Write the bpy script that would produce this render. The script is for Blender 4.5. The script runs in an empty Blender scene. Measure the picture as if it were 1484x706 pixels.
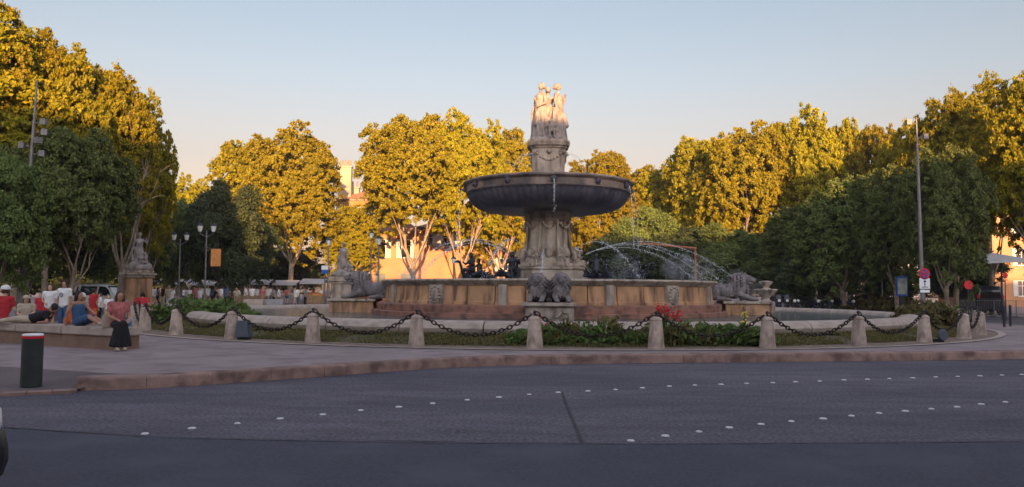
import bpy, bmesh, math, random
import numpy as np
from mathutils import Vector, Matrix, Euler

# ------------------------------------------------------------------ camera, world, sun, exposure
R = math.radians
scene = bpy.context.scene
COL = scene.collection
F = 1165.0; HOR = 421.0; EYE = 1.72; PAVE = 0.22
PITCH = math.atan((HOR - 353) / F); ROLL = R(0.35)

cam_d = bpy.data.cameras.new("camera"); cam = bpy.data.objects.new("camera", cam_d); COL.objects.link(cam)
cam_d.sensor_width = 36; cam_d.lens = F / 1484 * 36; cam_d.clip_start = 0.1; cam_d.clip_end = 3000
CM = Matrix.Rotation(R(90) + PITCH, 4, 'X') @ Matrix.Rotation(ROLL, 4, 'Z')
cam.matrix_world = Matrix.Translation((0, 0, EYE)) @ CM
scene.camera = cam

SUN_EL, SUN_AZ = 7.2, 173.0       # degrees; azimuth clockwise from +Y (behind the camera, a little to the right)
SKY_SAT = .42; WEST_FILL = 2.45; ZEN_FILL = 2.45
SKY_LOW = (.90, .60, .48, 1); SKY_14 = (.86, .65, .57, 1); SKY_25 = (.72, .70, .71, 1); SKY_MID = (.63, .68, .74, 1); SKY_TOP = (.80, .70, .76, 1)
w = bpy.data.worlds.new("World"); scene.world = w; w.use_nodes = True
nt = w.node_tree
sky = nt.nodes.new('ShaderNodeTexSky'); sky.sky_type = 'NISHITA'; sky.sun_disc = False
sky.sun_elevation = R(SUN_EL); sky.sun_rotation = R(SUN_AZ)
sky.air_density = 1.2; sky.dust_density = 1.6; sky.ozone_density = 2.2; sky.altitude = 100
bg = nt.nodes['Background']; bg.inputs['Strength'].default_value = 0.108
# dusty evening sky: paler and pinker low down, gain added overhead and sunward to brighten the shade
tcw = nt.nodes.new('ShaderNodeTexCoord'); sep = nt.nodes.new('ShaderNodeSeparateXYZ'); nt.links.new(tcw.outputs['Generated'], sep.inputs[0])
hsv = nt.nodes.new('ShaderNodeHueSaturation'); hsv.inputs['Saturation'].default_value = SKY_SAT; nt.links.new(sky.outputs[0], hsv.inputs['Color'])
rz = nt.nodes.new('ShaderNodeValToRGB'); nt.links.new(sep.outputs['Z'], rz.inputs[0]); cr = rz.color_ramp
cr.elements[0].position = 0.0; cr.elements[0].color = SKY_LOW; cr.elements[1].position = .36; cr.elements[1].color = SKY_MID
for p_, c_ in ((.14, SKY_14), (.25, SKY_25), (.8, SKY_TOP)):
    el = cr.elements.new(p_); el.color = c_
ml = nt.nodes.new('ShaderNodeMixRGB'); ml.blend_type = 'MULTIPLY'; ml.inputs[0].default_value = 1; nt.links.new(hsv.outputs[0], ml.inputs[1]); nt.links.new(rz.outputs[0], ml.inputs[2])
gy = nt.nodes.new('ShaderNodeMapRange'); gy.interpolation_type = 'SMOOTHSTEP'; nt.links.new(sep.outputs['Y'], gy.inputs[0]); gy.inputs[1].default_value = .35; gy.inputs[2].default_value = -.5; gy.inputs[3].default_value = 1; gy.inputs[4].default_value = WEST_FILL
gz = nt.nodes.new('ShaderNodeMapRange'); gz.interpolation_type = 'SMOOTHSTEP'; nt.links.new(sep.outputs['Z'], gz.inputs[0]); gz.inputs[1].default_value = .38; gz.inputs[2].default_value = .85; gz.inputs[3].default_value = 1; gz.inputs[4].default_value = ZEN_FILL
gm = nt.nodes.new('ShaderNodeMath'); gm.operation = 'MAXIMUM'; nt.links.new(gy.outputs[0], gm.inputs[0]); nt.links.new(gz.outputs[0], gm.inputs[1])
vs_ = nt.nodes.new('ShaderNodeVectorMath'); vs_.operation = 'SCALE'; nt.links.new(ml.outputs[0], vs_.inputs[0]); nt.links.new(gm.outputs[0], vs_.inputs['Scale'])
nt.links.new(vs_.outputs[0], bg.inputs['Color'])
sd = bpy.data.lights.new("sun", 'SUN'); sun = bpy.data.objects.new("sun", sd); COL.objects.link(sun)
sd.energy = 5.0; sd.angle = R(0.5); sd.color = (1.0, 0.56, 0.235)
sdir = Vector((math.sin(R(SUN_AZ)) * math.cos(R(SUN_EL)), math.cos(R(SUN_AZ)) * math.cos(R(SUN_EL)), math.sin(R(SUN_EL))))
sun.rotation_euler = sdir.to_track_quat('Z', 'Y').to_euler()
scene.view_settings.view_transform = 'Standard'; scene.view_settings.look = 'None'
scene.view_settings.gamma = 1; scene.view_settings.exposure = 1.6; scene.view_settings.use_curve_mapping = False
scene.cycles.max_bounces = 6; scene.cycles.transparent_max_bounces = 12

def at(px, py, Y):
    """world point on the ray through photo pixel (px, py) at depth Y"""
    d = CM.to_3x3() @ Vector(((px - 742) / F, (353 - py) / F, -1))
    t = Y / d.y
    return Vector((d.x * t, Y, EYE + d.z * t))
def ground(px, py, z=PAVE):
    d = CM.to_3x3() @ Vector(((px - 742) / F, (353 - py) / F, -1))
    t = (z - EYE) / d.z
    return Vector((d.x * t, d.y * t, z))
def gx(px, Y):
    return at(px, HOR, Y).x

# ------------------------------------------------------------------ materials
MATS = {}
def mat(name, col, rough=0.8, var=0.25, scale=3.0, bump=0.0, bscale=40.0, metal=0.0, col2=None, spec=0.3, stain=None, detail=6, objrand=0.0, coat=0.0):
    """procedural material: base colour broken by noise at two scales, optional dark stains, bump"""
    if name in MATS: return MATS[name]
    m = bpy.data.materials.new(name); m.use_nodes = True; MATS[name] = m
    N = m.node_tree.nodes; L = m.node_tree.links; p = N['Principled BSDF']
    p.inputs['Roughness'].default_value = rough; p.inputs['Metallic'].default_value = metal
    p.inputs['Specular IOR Level'].default_value = spec
    p.inputs['Coat Weight'].default_value = coat
    tc = N.new('ShaderNodeTexCoord')
    n1 = N.new('ShaderNodeTexNoise'); n1.inputs['Scale'].default_value = scale; n1.inputs['Detail'].default_value = detail
    L.new(tc.outputs['Object'], n1.inputs['Vector'])
    r = N.new('ShaderNodeValToRGB'); L.new(n1.outputs['Fac'], r.inputs[0])
    c = np.array(col[:3]); c2 = np.array(col2) if col2 is not None else c * (1 + var)
    r.color_ramp.elements[0].position = .3; r.color_ramp.elements[1].position = .7
    r.color_ramp.elements[0].color = (*np.clip(c * (1 - var), 0, 1), 1); r.color_ramp.elements[1].color = (*np.clip(c2, 0, 1), 1)
    out = r.outputs[0]
    if stain:
        n2 = N.new('ShaderNodeTexNoise'); n2.inputs['Scale'].default_value = stain[1]; n2.inputs['Detail'].default_value = 5
        mp = N.new('ShaderNodeMapping'); mp.inputs['Scale'].default_value = (1, 1, stain[2] if len(stain) > 2 else .25)
        L.new(tc.outputs['Object'], mp.inputs[0]); L.new(mp.outputs[0], n2.inputs['Vector'])
        r2 = N.new('ShaderNodeValToRGB'); L.new(n2.outputs['Fac'], r2.inputs[0])
        r2.color_ramp.elements[0].position = .48; r2.color_ramp.elements[1].position = .66
        mx = N.new('ShaderNodeMixRGB'); mx.inputs['Color2'].default_value = (*stain[0], 1)
        ml = N.new('ShaderNodeMath'); ml.operation = 'MULTIPLY'; ml.inputs[1].default_value = stain[3] if len(stain) > 3 else .8
        L.new(r2.outputs[0], ml.inputs[0]); L.new(ml.outputs[0], mx.inputs['Fac']); L.new(out, mx.inputs['Color1']); out = mx.outputs[0]
    if objrand:
        oi = N.new('ShaderNodeObjectInfo'); hs = N.new('ShaderNodeHueSaturation')
        mr = N.new('ShaderNodeMapRange'); mr.inputs[3].default_value = 1 - objrand; mr.inputs[4].default_value = 1 + objrand
        L.new(oi.outputs['Random'], mr.inputs[0]); L.new(mr.outputs[0], hs.inputs['Value']); L.new(out, hs.inputs['Color']); out = hs.outputs[0]
    L.new(out, p.inputs['Base Color'])
    if bump:
        n3 = N.new('ShaderNodeTexNoise'); n3.inputs['Scale'].default_value = bscale; n3.inputs['Detail'].default_value = 8
        L.new(tc.outputs['Object'], n3.inputs['Vector'])
        b = N.new('ShaderNodeBump'); b.inputs['Strength'].default_value = bump; b.inputs['Distance'].default_value = .02
        L.new(n3.outputs['Fac'], b.inputs['Height']); L.new(b.outputs[0], p.inputs['Normal'])
    return m

def leaf_mat(name, c1, c2, trans=.35):
    m = bpy.data.materials.new(name); m.use_nodes = True; MATS[name] = m
    N = m.node_tree.nodes; L = m.node_tree.links; p = N['Principled BSDF']
    p.inputs['Roughness'].default_value = .6; p.inputs['Specular IOR Level'].default_value = .15
    at_ = N.new('ShaderNodeAttribute'); at_.attribute_name = 'tint'
    r = N.new('ShaderNodeMixRGB'); r.inputs['Color1'].default_value = (*c1, 1); r.inputs['Color2'].default_value = (*c2, 1)
    L.new(at_.outputs['Fac'], r.inputs['Fac'])
    oi = N.new('ShaderNodeObjectInfo'); hs = N.new('ShaderNodeHueSaturation')
    mr = N.new('ShaderNodeMapRange'); mr.inputs[3].default_value = .85; mr.inputs[4].default_value = 1.15
    mr2 = N.new('ShaderNodeMapRange'); mr2.inputs[3].default_value = .485; mr2.inputs[4].default_value = .51
    L.new(oi.outputs['Random'], mr.inputs[0]); L.new(mr.outputs[0], hs.inputs['Value']); L.new(r.outputs[0], hs.inputs['Color'])
    L.new(oi.outputs['Random'], mr2.inputs[0]); L.new(mr2.outputs[0], hs.inputs['Hue'])
    L.new(hs.outputs[0], p.inputs['Base Color'])
    t = N.new('ShaderNodeBsdfTranslucent'); mx = N.new('ShaderNodeMixShader'); mx.inputs[0].default_value = trans
    L.new(hs.outputs[0], t.inputs['Color']); L.new(p.outputs[0], mx.inputs[1]); L.new(t.outputs[0], mx.inputs[2])
    L.new(mx.outputs[0], N['Material Output'].inputs['Surface'])
    return m

M = dict(
    stone=mat('weathered_limestone', (.39, .315, .255), .85, .25, 2.2, .6, 14, stain=((.12, .085, .07), 3.2, .3, .8)),
    ochre=mat('ochre_sandstone', (.46, .26, .14), .85, .3, 1.1, .5, 12, stain=((.10, .055, .04), 2.6, .18, .85)),
    redstone=mat('wet_reddish_stone', (.27, .13, .09), .6, .3, 1.4, .5, 10, stain=((.08, .045, .04), 2.4, 1.2, .8)),
    pale=mat('pale_statue_marble', (.30, .255, .235), .85, .2, 3, .5, 20, stain=((.15, .12, .10), 5, .5, .8)),
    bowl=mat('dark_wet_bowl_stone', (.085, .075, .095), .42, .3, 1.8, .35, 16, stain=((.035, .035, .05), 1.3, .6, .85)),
    bronze=mat('dark_bronze', (.035, .035, .045), .4, .3, 6, .3, 20, metal=.5),
    granite=mat('granite_post', (.40, .31, .255), .88, .2, 6, .6, 40, stain=((.17, .13, .105), 5, .45, .75), objrand=.16),
    rim=mat('basin_rim_stone', (.39, .315, .26), .8, .15, 2.2, .35, 24, stain=((.20, .17, .14), 3, 2, .55)),
    chain=mat('rusty_iron', (.035, .024, .02), .7, .4, 20, .3, 60, metal=.4),
    iron=mat('dark_painted_iron', (.03, .032, .038), .5, .2, 5),
    galv=mat('grey_painted_steel', (.17, .16, .16), .5, .15, 4, metal=.3),
    kerb=mat('pink_stone_kerb', (.27, .175, .14), .85, .3, 2.3, .6, 18, stain=((.11, .065, .055), 2.2, 1, .85)),
    white=mat('white_paint', (.80, .80, .81), .3, .04, 3, coat=.4),
    stud=mat('worn_white_stud', (.55, .55, .54), .6, .15, 30),
    black=mat('black_plastic', (.018, .018, .02), .5, .2, 4),
    glass=mat('tinted_glass', (.02, .022, .026), .08, .1, 2, spec=.6),
    rubber=mat('tyre_rubber', (.02, .02, .021), .85, .2, 9),
    alu=mat('brushed_aluminium', (.45, .45, .47), .35, .1, 9, metal=.8),
    lampg=mat('frosted_lamp_glass', (.72, .70, .66), .3, .06, 4),
    red=mat('red_enamel', (.55, .02, .03), .45, .1, 4),
    bluesign=mat('blue_enamel', (.03, .10, .35), .4, .1, 4),
    wood=mat('planter_wood', (.26, .17, .10), .8, .3, 5, .3, 20),
    plaster=mat('ochre_plaster', (.36, .19, .075), .9, .12, .6, .2, 12, stain=((.25, .13, .06), .6, .3, .5)),
    plaster2=mat('cream_plaster', (.36, .29, .22), .9, .12, .6, .2, 12),
    plaster3=mat('deep_orange_plaster', (.40, .215, .12), .9, .1, .6, .2, 12),
    tiles=mat('clay_roof_tiles', (.36, .18, .10), .9, .3, 2.5, .5, 8),
    shutter=mat('pale_grey_shutter', (.50, .50, .48), .7, .1, 5),
    door=mat('grey_green_door', (.13, .14, .15), .6, .15, 4),
    bark=mat('plane_tree_bark', (.27, .205, .15), .9, .45, 2.2, .4, 9, stain=((.20, .15, .11), 1.7, .7, .7)),
    darkbark=mat('brown_bark', (.13, .10, .08), .9, .4, 3, .4, 12),
    canvas=mat('pale_canvas', (.38, .37, .37), .8, .06, 3),
    orangecloth=mat('orange_banner_cloth', (.60, .25, .08), .8, .15, 4),
    panel=mat('slate_grey_panel', (.075, .085, .105), .55, .15, 4),
    concrete=mat('grey_concrete', (.26, .25, .25), .9, .15, 3, .3, 20),
    petal=mat('red_canna_petal', (.55, .012, .02), .6, .2, 20),
    petaly=mat('yellow_canna_petal', (.62, .45, .06), .6, .2, 20),
)
LM = dict(
    plane=leaf_mat('sunlit_plane_leaves', (.15, .155, .010), (.34, .27, .012), .3),
    green=leaf_mat('shade_green_leaves', (.09, .13, .04), (.18, .21, .055), .3),  # greener copy for plane crowns in shade; sunlit crowns use the golden one
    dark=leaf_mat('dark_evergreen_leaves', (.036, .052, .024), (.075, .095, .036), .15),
    plant=leaf_mat('garden_plant_leaves', (.075, .14, .035), (.17, .23, .06), .3),
    straw=leaf_mat('dry_grass_leaves', (.10, .10, .03), (.20, .15, .06), .3),
)

# ------------------------------------------------------------------ mesh builder
class MB:
    def __init__(s): s.v = []; s.f = []
    def add(s, v, f):
        o = len(s.v); s.v += [tuple(p) for p in v]; s.f += [tuple(i + o for i in q) for q in f]; return s
    def box(s, c, d, rz=0, taper=1.0, M4=None):
        x, y, z = d[0] / 2, d[1] / 2, d[2] / 2
        pts = [Vector((a * x * (taper if k > 0 else 1), b * y * (taper if k > 0 else 1), k * z)) for k in (-1, 1) for a, b in ((-1, -1), (1, -1), (1, 1), (-1, 1))]
        rot = M4 if M4 is not None else Matrix.Rotation(rz, 3, 'Z')
        return s.add([rot @ p + Vector(c) for p in pts], [(3, 2, 1, 0), (4, 5, 6, 7), (0, 1, 5, 4), (1, 2, 6, 5), (2, 3, 7, 6), (3, 0, 4, 7)])
    def tube(s, pts, rad, n=8, caps=True):
        pts = [Vector(p) for p in pts]; rad = rad if hasattr(rad, '__len__') else [rad] * len(pts)
        vs = []; up = Vector((0, 0, 1))
        t0 = (pts[1] - pts[0]).normalized()
        a = t0.cross(up if abs(t0.z) < .9 else Vector((1, 0, 0))).normalized()
        for i, p in enumerate(pts):
            t = (pts[min(i + 1, len(pts) - 1)] - pts[max(i - 1, 0)]).normalized()
            a = (a - t * a.dot(t)).normalized(); b = t.cross(a)
            for k in range(n):
                an = 2 * math.pi * k / n
                vs.append(p + (a * math.cos(an) + b * math.sin(an)) * rad[i])
        fs = [(i * n + k, i * n + (k + 1) % n, (i + 1) * n + (k + 1) % n, (i + 1) * n + k) for i in range(len(pts) - 1) for k in range(n)]
        if caps: fs += [tuple(range(n - 1, -1, -1)), tuple((len(pts) - 1) * n + k for k in range(n))]
        return s.add(vs, fs)
    def lathe(s, prof, n=48, c=(0, 0, 0), fn=None, a0=0.0, a1=2 * math.pi):
        """prof: list of (radius, z); closed round unless a0..a1 is partial"""
        full = abs(a1 - a0 - 2 * math.pi) < 1e-6; m = n if full else n + 1
        vs = []
        for (r, z) in prof:
            for k in range(m):
                an = a0 + (a1 - a0) * k / n
                rr, zz = (fn(r, z, an) if fn else (r, z))
                vs.append((c[0] + rr * math.cos(an), c[1] + rr * math.sin(an), c[2] + zz))
        fs = []
        for i in range(len(prof) - 1):
            for k in range(n):
                k2 = (k + 1) % m
                fs.append((i * m + k, i * m + k2, (i + 1) * m + k2, (i + 1) * m + k))
        if full:
            if prof[0][0] > 1e-4: fs.append(tuple(range(m - 1, -1, -1))) if prof[0] != prof[-1] else None
            if prof[-1][0] > 1e-4 and prof[0] != prof[-1]: fs.append(tuple((len(prof) - 1) * m + k for k in range(m)))
        return s.add(vs, [f for f in fs if f])
    def ell(s, c, r, n=12, rot=None):
        vs = []; fs = []
        rows = max(5, n * 2 // 3)
        for i in range(rows + 1):
            ph = math.pi * i / rows
            for k in range(n):
                th = 2 * math.pi * k / n
                p = Vector((r[0] * math.sin(ph) * math.cos(th), r[1] * math.sin(ph) * math.sin(th), r[2] * math.cos(ph)))
                vs.append((rot @ p if rot is not None else p) + Vector(c))
        for i in range(rows):
            for k in range(n):
                fs.append((i * n + k, (i + 1) * n + k, (i + 1) * n + (k + 1) % n, i * n + (k + 1) % n))
        return s.add(vs, fs)
    def prism(s, poly, z0, z1):
        n = len(poly); vs = [(p[0], p[1], z0) for p in poly] + [(p[0], p[1], z1) for p in poly]
        fs = [tuple(range(n - 1, -1, -1)), tuple(range(n, 2 * n))] + [(i, (i + 1) % n, n + (i + 1) % n, n + i) for i in range(n)]
        return s.add(vs, fs)
    def cap(s, a, b, ra, rb, n=10):
        """closed tapered capsule"""
        a = Vector(a); b = Vector(b); d = b - a; L = d.length
        if L < 1e-5: return s.ell(a, (ra,) * 3, n)
        t = d / L; pts = []; rs = []
        for k in (0.05, .35, .7, .93): pts.append(a - t * ra * math.cos(k * math.pi / 2)); rs.append(ra * math.sin(k * math.pi / 2))
        for k in (.0, .5, 1.): pts.append(a + d * k); rs.append(ra + (rb - ra) * k)
        for k in (.93, .7, .35, .05): pts.append(b + t * rb * math.cos(k * math.pi / 2)); rs.append(rb * math.sin(k * math.pi / 2))
        return s.tube(pts, rs, n)
    def mesh(s, name, smooth=None, bevel=0):
        me = bpy.data.meshes.new(name); me.from_pydata(s.v, [], s.f)
        bm = bmesh.new(); bm.from_mesh(me)
        bmesh.ops.remove_doubles(bm, verts=bm.verts, dist=1e-5)
        if bevel:
            es = [e for e in bm.edges if len(e.link_faces) == 2 and e.calc_face_angle(0) > .6]
            bmesh.ops.bevel(bm, geom=es, offset=bevel, segments=2, affect='EDGES', clamp_overlap=True)
        bmesh.ops.recalc_face_normals(bm, faces=bm.faces); bm.to_mesh(me); bm.free()
        if smooth is not None:
            me.shade_smooth(); me.set_sharp_from_angle(angle=R(smooth))
        return me
    def build(s, name, m, parent=None, smooth=None, bevel=0, loc=None):
        return link(name, s.mesh(name, smooth, bevel), m, parent, loc)

def link(name, me, m, parent=None, loc=None, rz=0):
    o = bpy.data.objects.new(name, me); COL.objects.link(o)
    if m is not None:
        me.materials.clear(); me.materials.append(M[m] if isinstance(m, str) else m)
    if parent is not None: o.parent = parent
    if loc is not None: o.location = loc
    o.rotation_euler.z = rz
    return o
def remeshed(mb, voxel, smooth_it=4, fn=None):
    """fuse overlapping closed shapes into one continuous surface"""
    me = bpy.data.meshes.new('t'); me.from_pydata(mb.v, [], mb.f)
    bm = bmesh.new(); bm.from_mesh(me); bmesh.ops.remove_doubles(bm, verts=bm.verts, dist=1e-5)
    bmesh.ops.recalc_face_normals(bm, faces=bm.faces); bm.to_mesh(me); bm.free()
    o = bpy.data.objects.new('t', me); COL.objects.link(o)
    r = o.modifiers.new('r', 'REMESH'); r.mode = 'VOXEL'; r.voxel_size = voxel; r.adaptivity = 0
    if smooth_it:
        q = o.modifiers.new('s', 'SMOOTH'); q.iterations = smooth_it; q.factor = .5
    dg = bpy.context.evaluated_depsgraph_get(); ev = o.evaluated_get(dg)
    out = bpy.data.meshes.new_from_object(ev)
    bpy.data.objects.remove(o); bpy.data.meshes.remove(me)
    if fn:
        for v in out.vertices: v.co = fn(v.co.copy())
    out.shade_smooth()
    return out
def empty(name, loc=(0, 0, 0), rz=0):
    o = bpy.data.objects.new(name, None); COL.objects.link(o); o.location = loc; o.rotation_euler = (0, 0, rz); o.empty_display_size = .2
    return o
def tag(o, label, cat, group=None, kind=None):
    o['label'] = label; o['category'] = cat
    if group: o['group'] = group
    elif 'group' in o: del o['group']
    if kind: o['kind'] = kind
    return o
def struct(o): o['kind'] = 'structure'; return o
KIDS = {}
def copy_tree(o, loc=None, rz=None, scale=None):
    ch = KIDS.get(o.name)
    if ch is None:
        ch = [c for c in bpy.data.objects if c.parent == o]; KIDS[o.name] = ch
    c = o.copy(); COL.objects.link(c)
    if loc is not None: c.location = loc
    if rz is not None: c.rotation_euler.z = rz
    if scale is not None: c.scale = scale
    for k in ch:
        d = copy_tree(k); d.parent = c
    return c
ORD = ['first', 'second', 'third', 'fourth', 'fifth', 'sixth', 'seventh', 'eighth', 'ninth', 'tenth', 'eleventh', 'twelfth', 'thirteenth',
       'fourteenth', 'fifteenth', 'sixteenth', 'seventeenth', 'eighteenth', 'nineteenth', 'twentieth']
def ordw(i):
    if i < 20: return ORD[i]
    t = ['twenty', 'thirty', 'forty', 'fifty', 'sixty', 'seventy', 'eighty', 'ninety'][(i + 1) // 10 - 2]
    return (t[:-1] + 'ieth') if (i + 1) % 10 == 0 else t + '-' + ORD[i % 10]

# ------------------------------------------------------------------ ground, road, kerb, pavement
CX, CY = 1.75, 39.2        # fountain centre
def road_material():
    m = bpy.data.materials.new('asphalt'); m.use_nodes = True
    N = m.node_tree.nodes; L = m.node_tree.links; p = N['Principled BSDF']
    tc = N.new('ShaderNodeTexCoord')
    def noise(sc, det=6, sx=1):
        n = N.new('ShaderNodeTexNoise'); n.inputs['Scale'].default_value = sc; n.inputs['Detail'].default_value = det
        mp = N.new('ShaderNodeMapping'); mp.inputs['Scale'].default_value = (sx, 1, 1)
        L.new(tc.outputs['Object'], mp.inputs[0]); L.new(mp.outputs[0], n.inputs['Vector']); return n
    big = noise(.35, 4, .35); fine = noise(26, 8, .8); mid = noise(2.4, 9, .35)
    r = N.new('ShaderNodeValToRGB'); L.new(big.outputs[0], r.inputs[0])
    r.color_ramp.elements[0].position = .35; r.color_ramp.elements[0].color = (.054, .049, .064, 1)
    r.color_ramp.elements[1].position = .68; r.color_ramp.elements[1].color = (.098, .086, .100, 1)
    rf = N.new('ShaderNodeMapRange'); rf.inputs[1].default_value = .3; rf.inputs[2].default_value = .7; rf.inputs[3].default_value = .3; rf.inputs[4].default_value = 1.75
    L.new(fine.outputs[0], rf.inputs[0])
    rm = N.new('ShaderNodeMapRange'); rm.inputs[1].default_value = .3; rm.inputs[2].default_value = .7; rm.inputs[3].default_value = .76; rm.inputs[4].default_value = 1.26
    L.new(mid.outputs[0], rm.inputs[0])
    mm = N.new('ShaderNodeMath'); mm.operation = 'MULTIPLY'; L.new(rf.outputs[0], mm.inputs[0]); L.new(rm.outputs[0], mm.inputs[1])
    v = N.new('ShaderNodeVectorMath'); v.operation = 'SCALE'; L.new(r.outputs[0], v.inputs[0]); L.new(mm.outputs[0], v.inputs['Scale'])
    L.new(v.outputs[0], p.inputs['Base Color'])
    p.inputs['Roughness'].default_value = .82; p.inputs['Specular IOR Level'].default_value = .35
    b = N.new('ShaderNodeBump'); b.inputs['Strength'].default_value = .6; b.inputs['Distance'].default_value = .006
    L.new(fine.outputs[0], b.inputs['Height']); L.new(b.outputs[0], p.inputs['Normal'])
    return m
asphalt = road_material()
M['asphalt'] = asphalt
M['newasphalt'] = mat('fresh_asphalt_strip', (.041, .041, .059), .74, .3, 22, .5, 60, stain=((.058, .057, .078), .9, 2.6, .9))
M['tar'] = mat('tar_joint', (.012, .012, .014), .6, .3, 20)
M['chalk'] = mat('faded_tyre_scuff', (.085, .083, .088), .8, .25, 12)
M['paving'] = mat('beige_concrete_paving', (.25, .20, .195), .85, .14, .7, .4, 50, stain=((.165, .13, .125), 1.6, 1, .75))
M['darkpave'] = mat('purple_brown_ramp_asphalt', (.12, .095, .095), .9, .16, 1.5, .3, 60)
M['dirt'] = mat('trodden_earth', (.20, .145, .11), .95, .3, 3.5, .5, 30, stain=((.10, .075, .05), 2.5, 1, .7))
M['turf'] = mat('turf_soil', (.085, .085, .035), .95, .35, 2.0, .5, 20, stain=((.15, .11, .07), 1.5, 1, .8))
M['groundm'] = mat('dusty_ground', (.16, .145, .13), .95, .2, .2, .2, 8)
M['ringroad'] = mat('far_asphalt', (.085, .085, .095), .85, .15, .5, .2, 20)

def flat(name, poly, z, m):
    mb = MB(); mb.add([(x, y, z) for x, y in poly], [tuple(range(len(poly)))])
    return struct(mb.build(name, m))
mb = MB(); mb.lathe([(0.01, 0), (60, 0), (300, 0), (390, 0)], 64, (0, 60, 0)); g = mb.build('ground', 'groundm'); struct(g)
flat('road', [(-120, -24), (120, -24), (120, 30), (-120, 30)], .004, 'asphalt')
# kerb line, ground points of its foot
kp = [ground(x, y, 0.0) for x, y in ((108, 567), (150, 566), (200, 564.5), (265, 560.5), (330, 556), (410, 550.5), (500, 544), (570, 538.5), (640, 534), (710, 531), (780, 529), (880, 527.3), (1000, 526), (1160, 524.5), (1330, 523), (1484, 521), (1700, 516))]
kp += [Vector((30, 24.5, 0)), Vector((60, 40, 0))]
def smooth_line(pts, it=2):
    for _ in range(it):
        q = [pts[0]]
        for a, b in zip(pts, pts[1:]): q += [a * .75 + b * .25, a * .25 + b * .75]
        q.append(pts[-1]); pts = q
    return pts
kl = smooth_line(kp, 2)
def offset(line, d):
    out = []
    for i, p in enumerate(line):
        t = (line[min(i + 1, len(line) - 1)] - line[max(i - 1, 0)]).normalized()
        out.append(p + Vector((-t.y, t.x, 0)) * d)
    return out
def strip_sweep(line, prof):
    mb = MB(); vs = []; n = len(prof)
    offs = [offset(line, d) for d, z in prof]
    for i in range(len(line)):
        for (d, z), ol in zip(prof, offs): vs.append((ol[i].x, ol[i].y, z))
    fs = [(i * n + k, i * n + k + 1, (i + 1) * n + k + 1, (i + 1) * n + k) for i in range(len(line) - 1) for k in range(n - 1)]
    fs += [tuple(range(n)), tuple((len(line) - 1) * n + k for k in range(n))]
    return mb.add(vs, fs)
# resample the kerb into stones of about 1.1 m with narrow joints
def resample(line, step):
    out = [line[0]]; acc = 0
    for a, b in zip(line, line[1:]):
        L_ = (b - a).length; s = step - acc
        while s < L_: out.append(a.lerp(b, s / L_)); s += step
        acc = (acc + L_) % step if L_ else acc
    return out
fine = resample(kl, .11)
mb = MB()
random.seed(4)
i = 0
while i < len(fine) - 12:
    seg = fine[i:i + 11]
    a, b = seg[0], seg[-1]
    seg = [a.lerp(seg[1], .03)] + seg[1:-1] + [b.lerp(seg[-2], .03)]
    j = random.uniform(-.006, .006)
    s_ = strip_sweep(seg, [(0.0, -.05), (0.012 + j, .17), (.022 + j, .195), (.05 + j, PAVE - .003 + j * .5), (.33, PAVE - .001 + j * .5), (.33, -.05)])
    mb.add(s_.v, s_.f); i += 10
struct(mb.build('kerb', 'kerb', smooth=40))
struct(strip_sweep(kl, [(.32, PAVE - .06), (.02, .168), (.018, -.02)]).build('kerb_joint_bed', 'dirt')) if False else None
inner = offset(kl, .325)
Lc = inner[0]
lf = ground(0, 531, PAVE); lm = ground(176, 542, PAVE)
poly = [(p.x, p.y) for p in inner if p.x < 59] + [(160, 60), (160, 230), (-160, 230), (-160, 40)]
# left edge of the raised pavement runs behind the ramp
dl = (lf - lm)
far = lm + dl.normalized() * 40
poly += [(far.x, far.y), (lm.x, lm.y)]
mb = MB(); mb.prism(poly, 0.01, PAVE); struct(mb.build('pavement', 'paving'))
# dropped ramp with the bollard, and its flush kerb
fl0 = ground(-260, 584, .03); fl1 = ground(107.5, 567, .03)
mb = MB(); a = fl1; b = fl0; c = lf.lerp(far, .4); d = lm
mb.add([(a.x, a.y + .2, .045), (b.x, b.y + .2, .045), (c.x, c.y - .004, PAVE - .004), (d.x, d.y - .004, PAVE - .004)], [(0, 1, 2, 3)])
struct(mb.build('ramp', 'darkpave'))
mb = MB()
nst = 9
for i in range(nst):
    p = a.lerp(b, i / nst + .001); q = a.lerp(b, (i + 1) / nst - .001); ang = math.atan2(q.y - p.y, q.x - p.x)
    mb.box(((p.x + q.x) / 2, (p.y + q.y) / 2 + .1, .0), ((q - p).length, .28, .10), ang)
struct(mb.build('flush_kerb', 'kerb', bevel=.008))
# near strip of newer asphalt with its joints
yj = ground(742, 642, 0).y
seam = [ground(x, y, .012) for x, y in ((0, 619), (120, 627), (230, 634), (380, 637.5), (560, 641), (742, 642.5), (960, 643.5), (1200, 642), (1484, 640))]
lft = ground(-300, 605, .012)
poly = [(lft.x, lft.y)] + [(p.x, p.y) for p in seam] + [(seam[-1].x + 30, seam[-1].y + .5), (90, -10), (-90, -10), (-90, lft.y + 3)]
flat('road_patch', poly, .010, 'newasphalt')
def ribbon(line, wd, z, m, name, jit=0):
    random.seed(len(name)); mb = MB(); a = offset(line, wd / 2); b = offset(line, -wd / 2); vs = []
    for p, q in zip(a, b):
        j = random.uniform(-jit, jit); vs += [(p.x, p.y + j, z), (q.x, q.y + j + random.uniform(-jit, jit) * .5, z)]
    mb.add(vs, [(2 * i, 2 * i + 1, 2 * i + 3, 2 * i + 2) for i in range(len(line) - 1)])
    return struct(mb.build(name, m))
ribbon(resample(smooth_line(seam, 2), .12), .035, .016, 'tar', 'tar_seam', .012)
ribbon(resample([ground(815, 569, .01), ground(822, 590, .01), ground(833, 615, .01), ground(843, 641, .01)], .1), .03, .020, 'tar', 'road_crack', .008)
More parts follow.
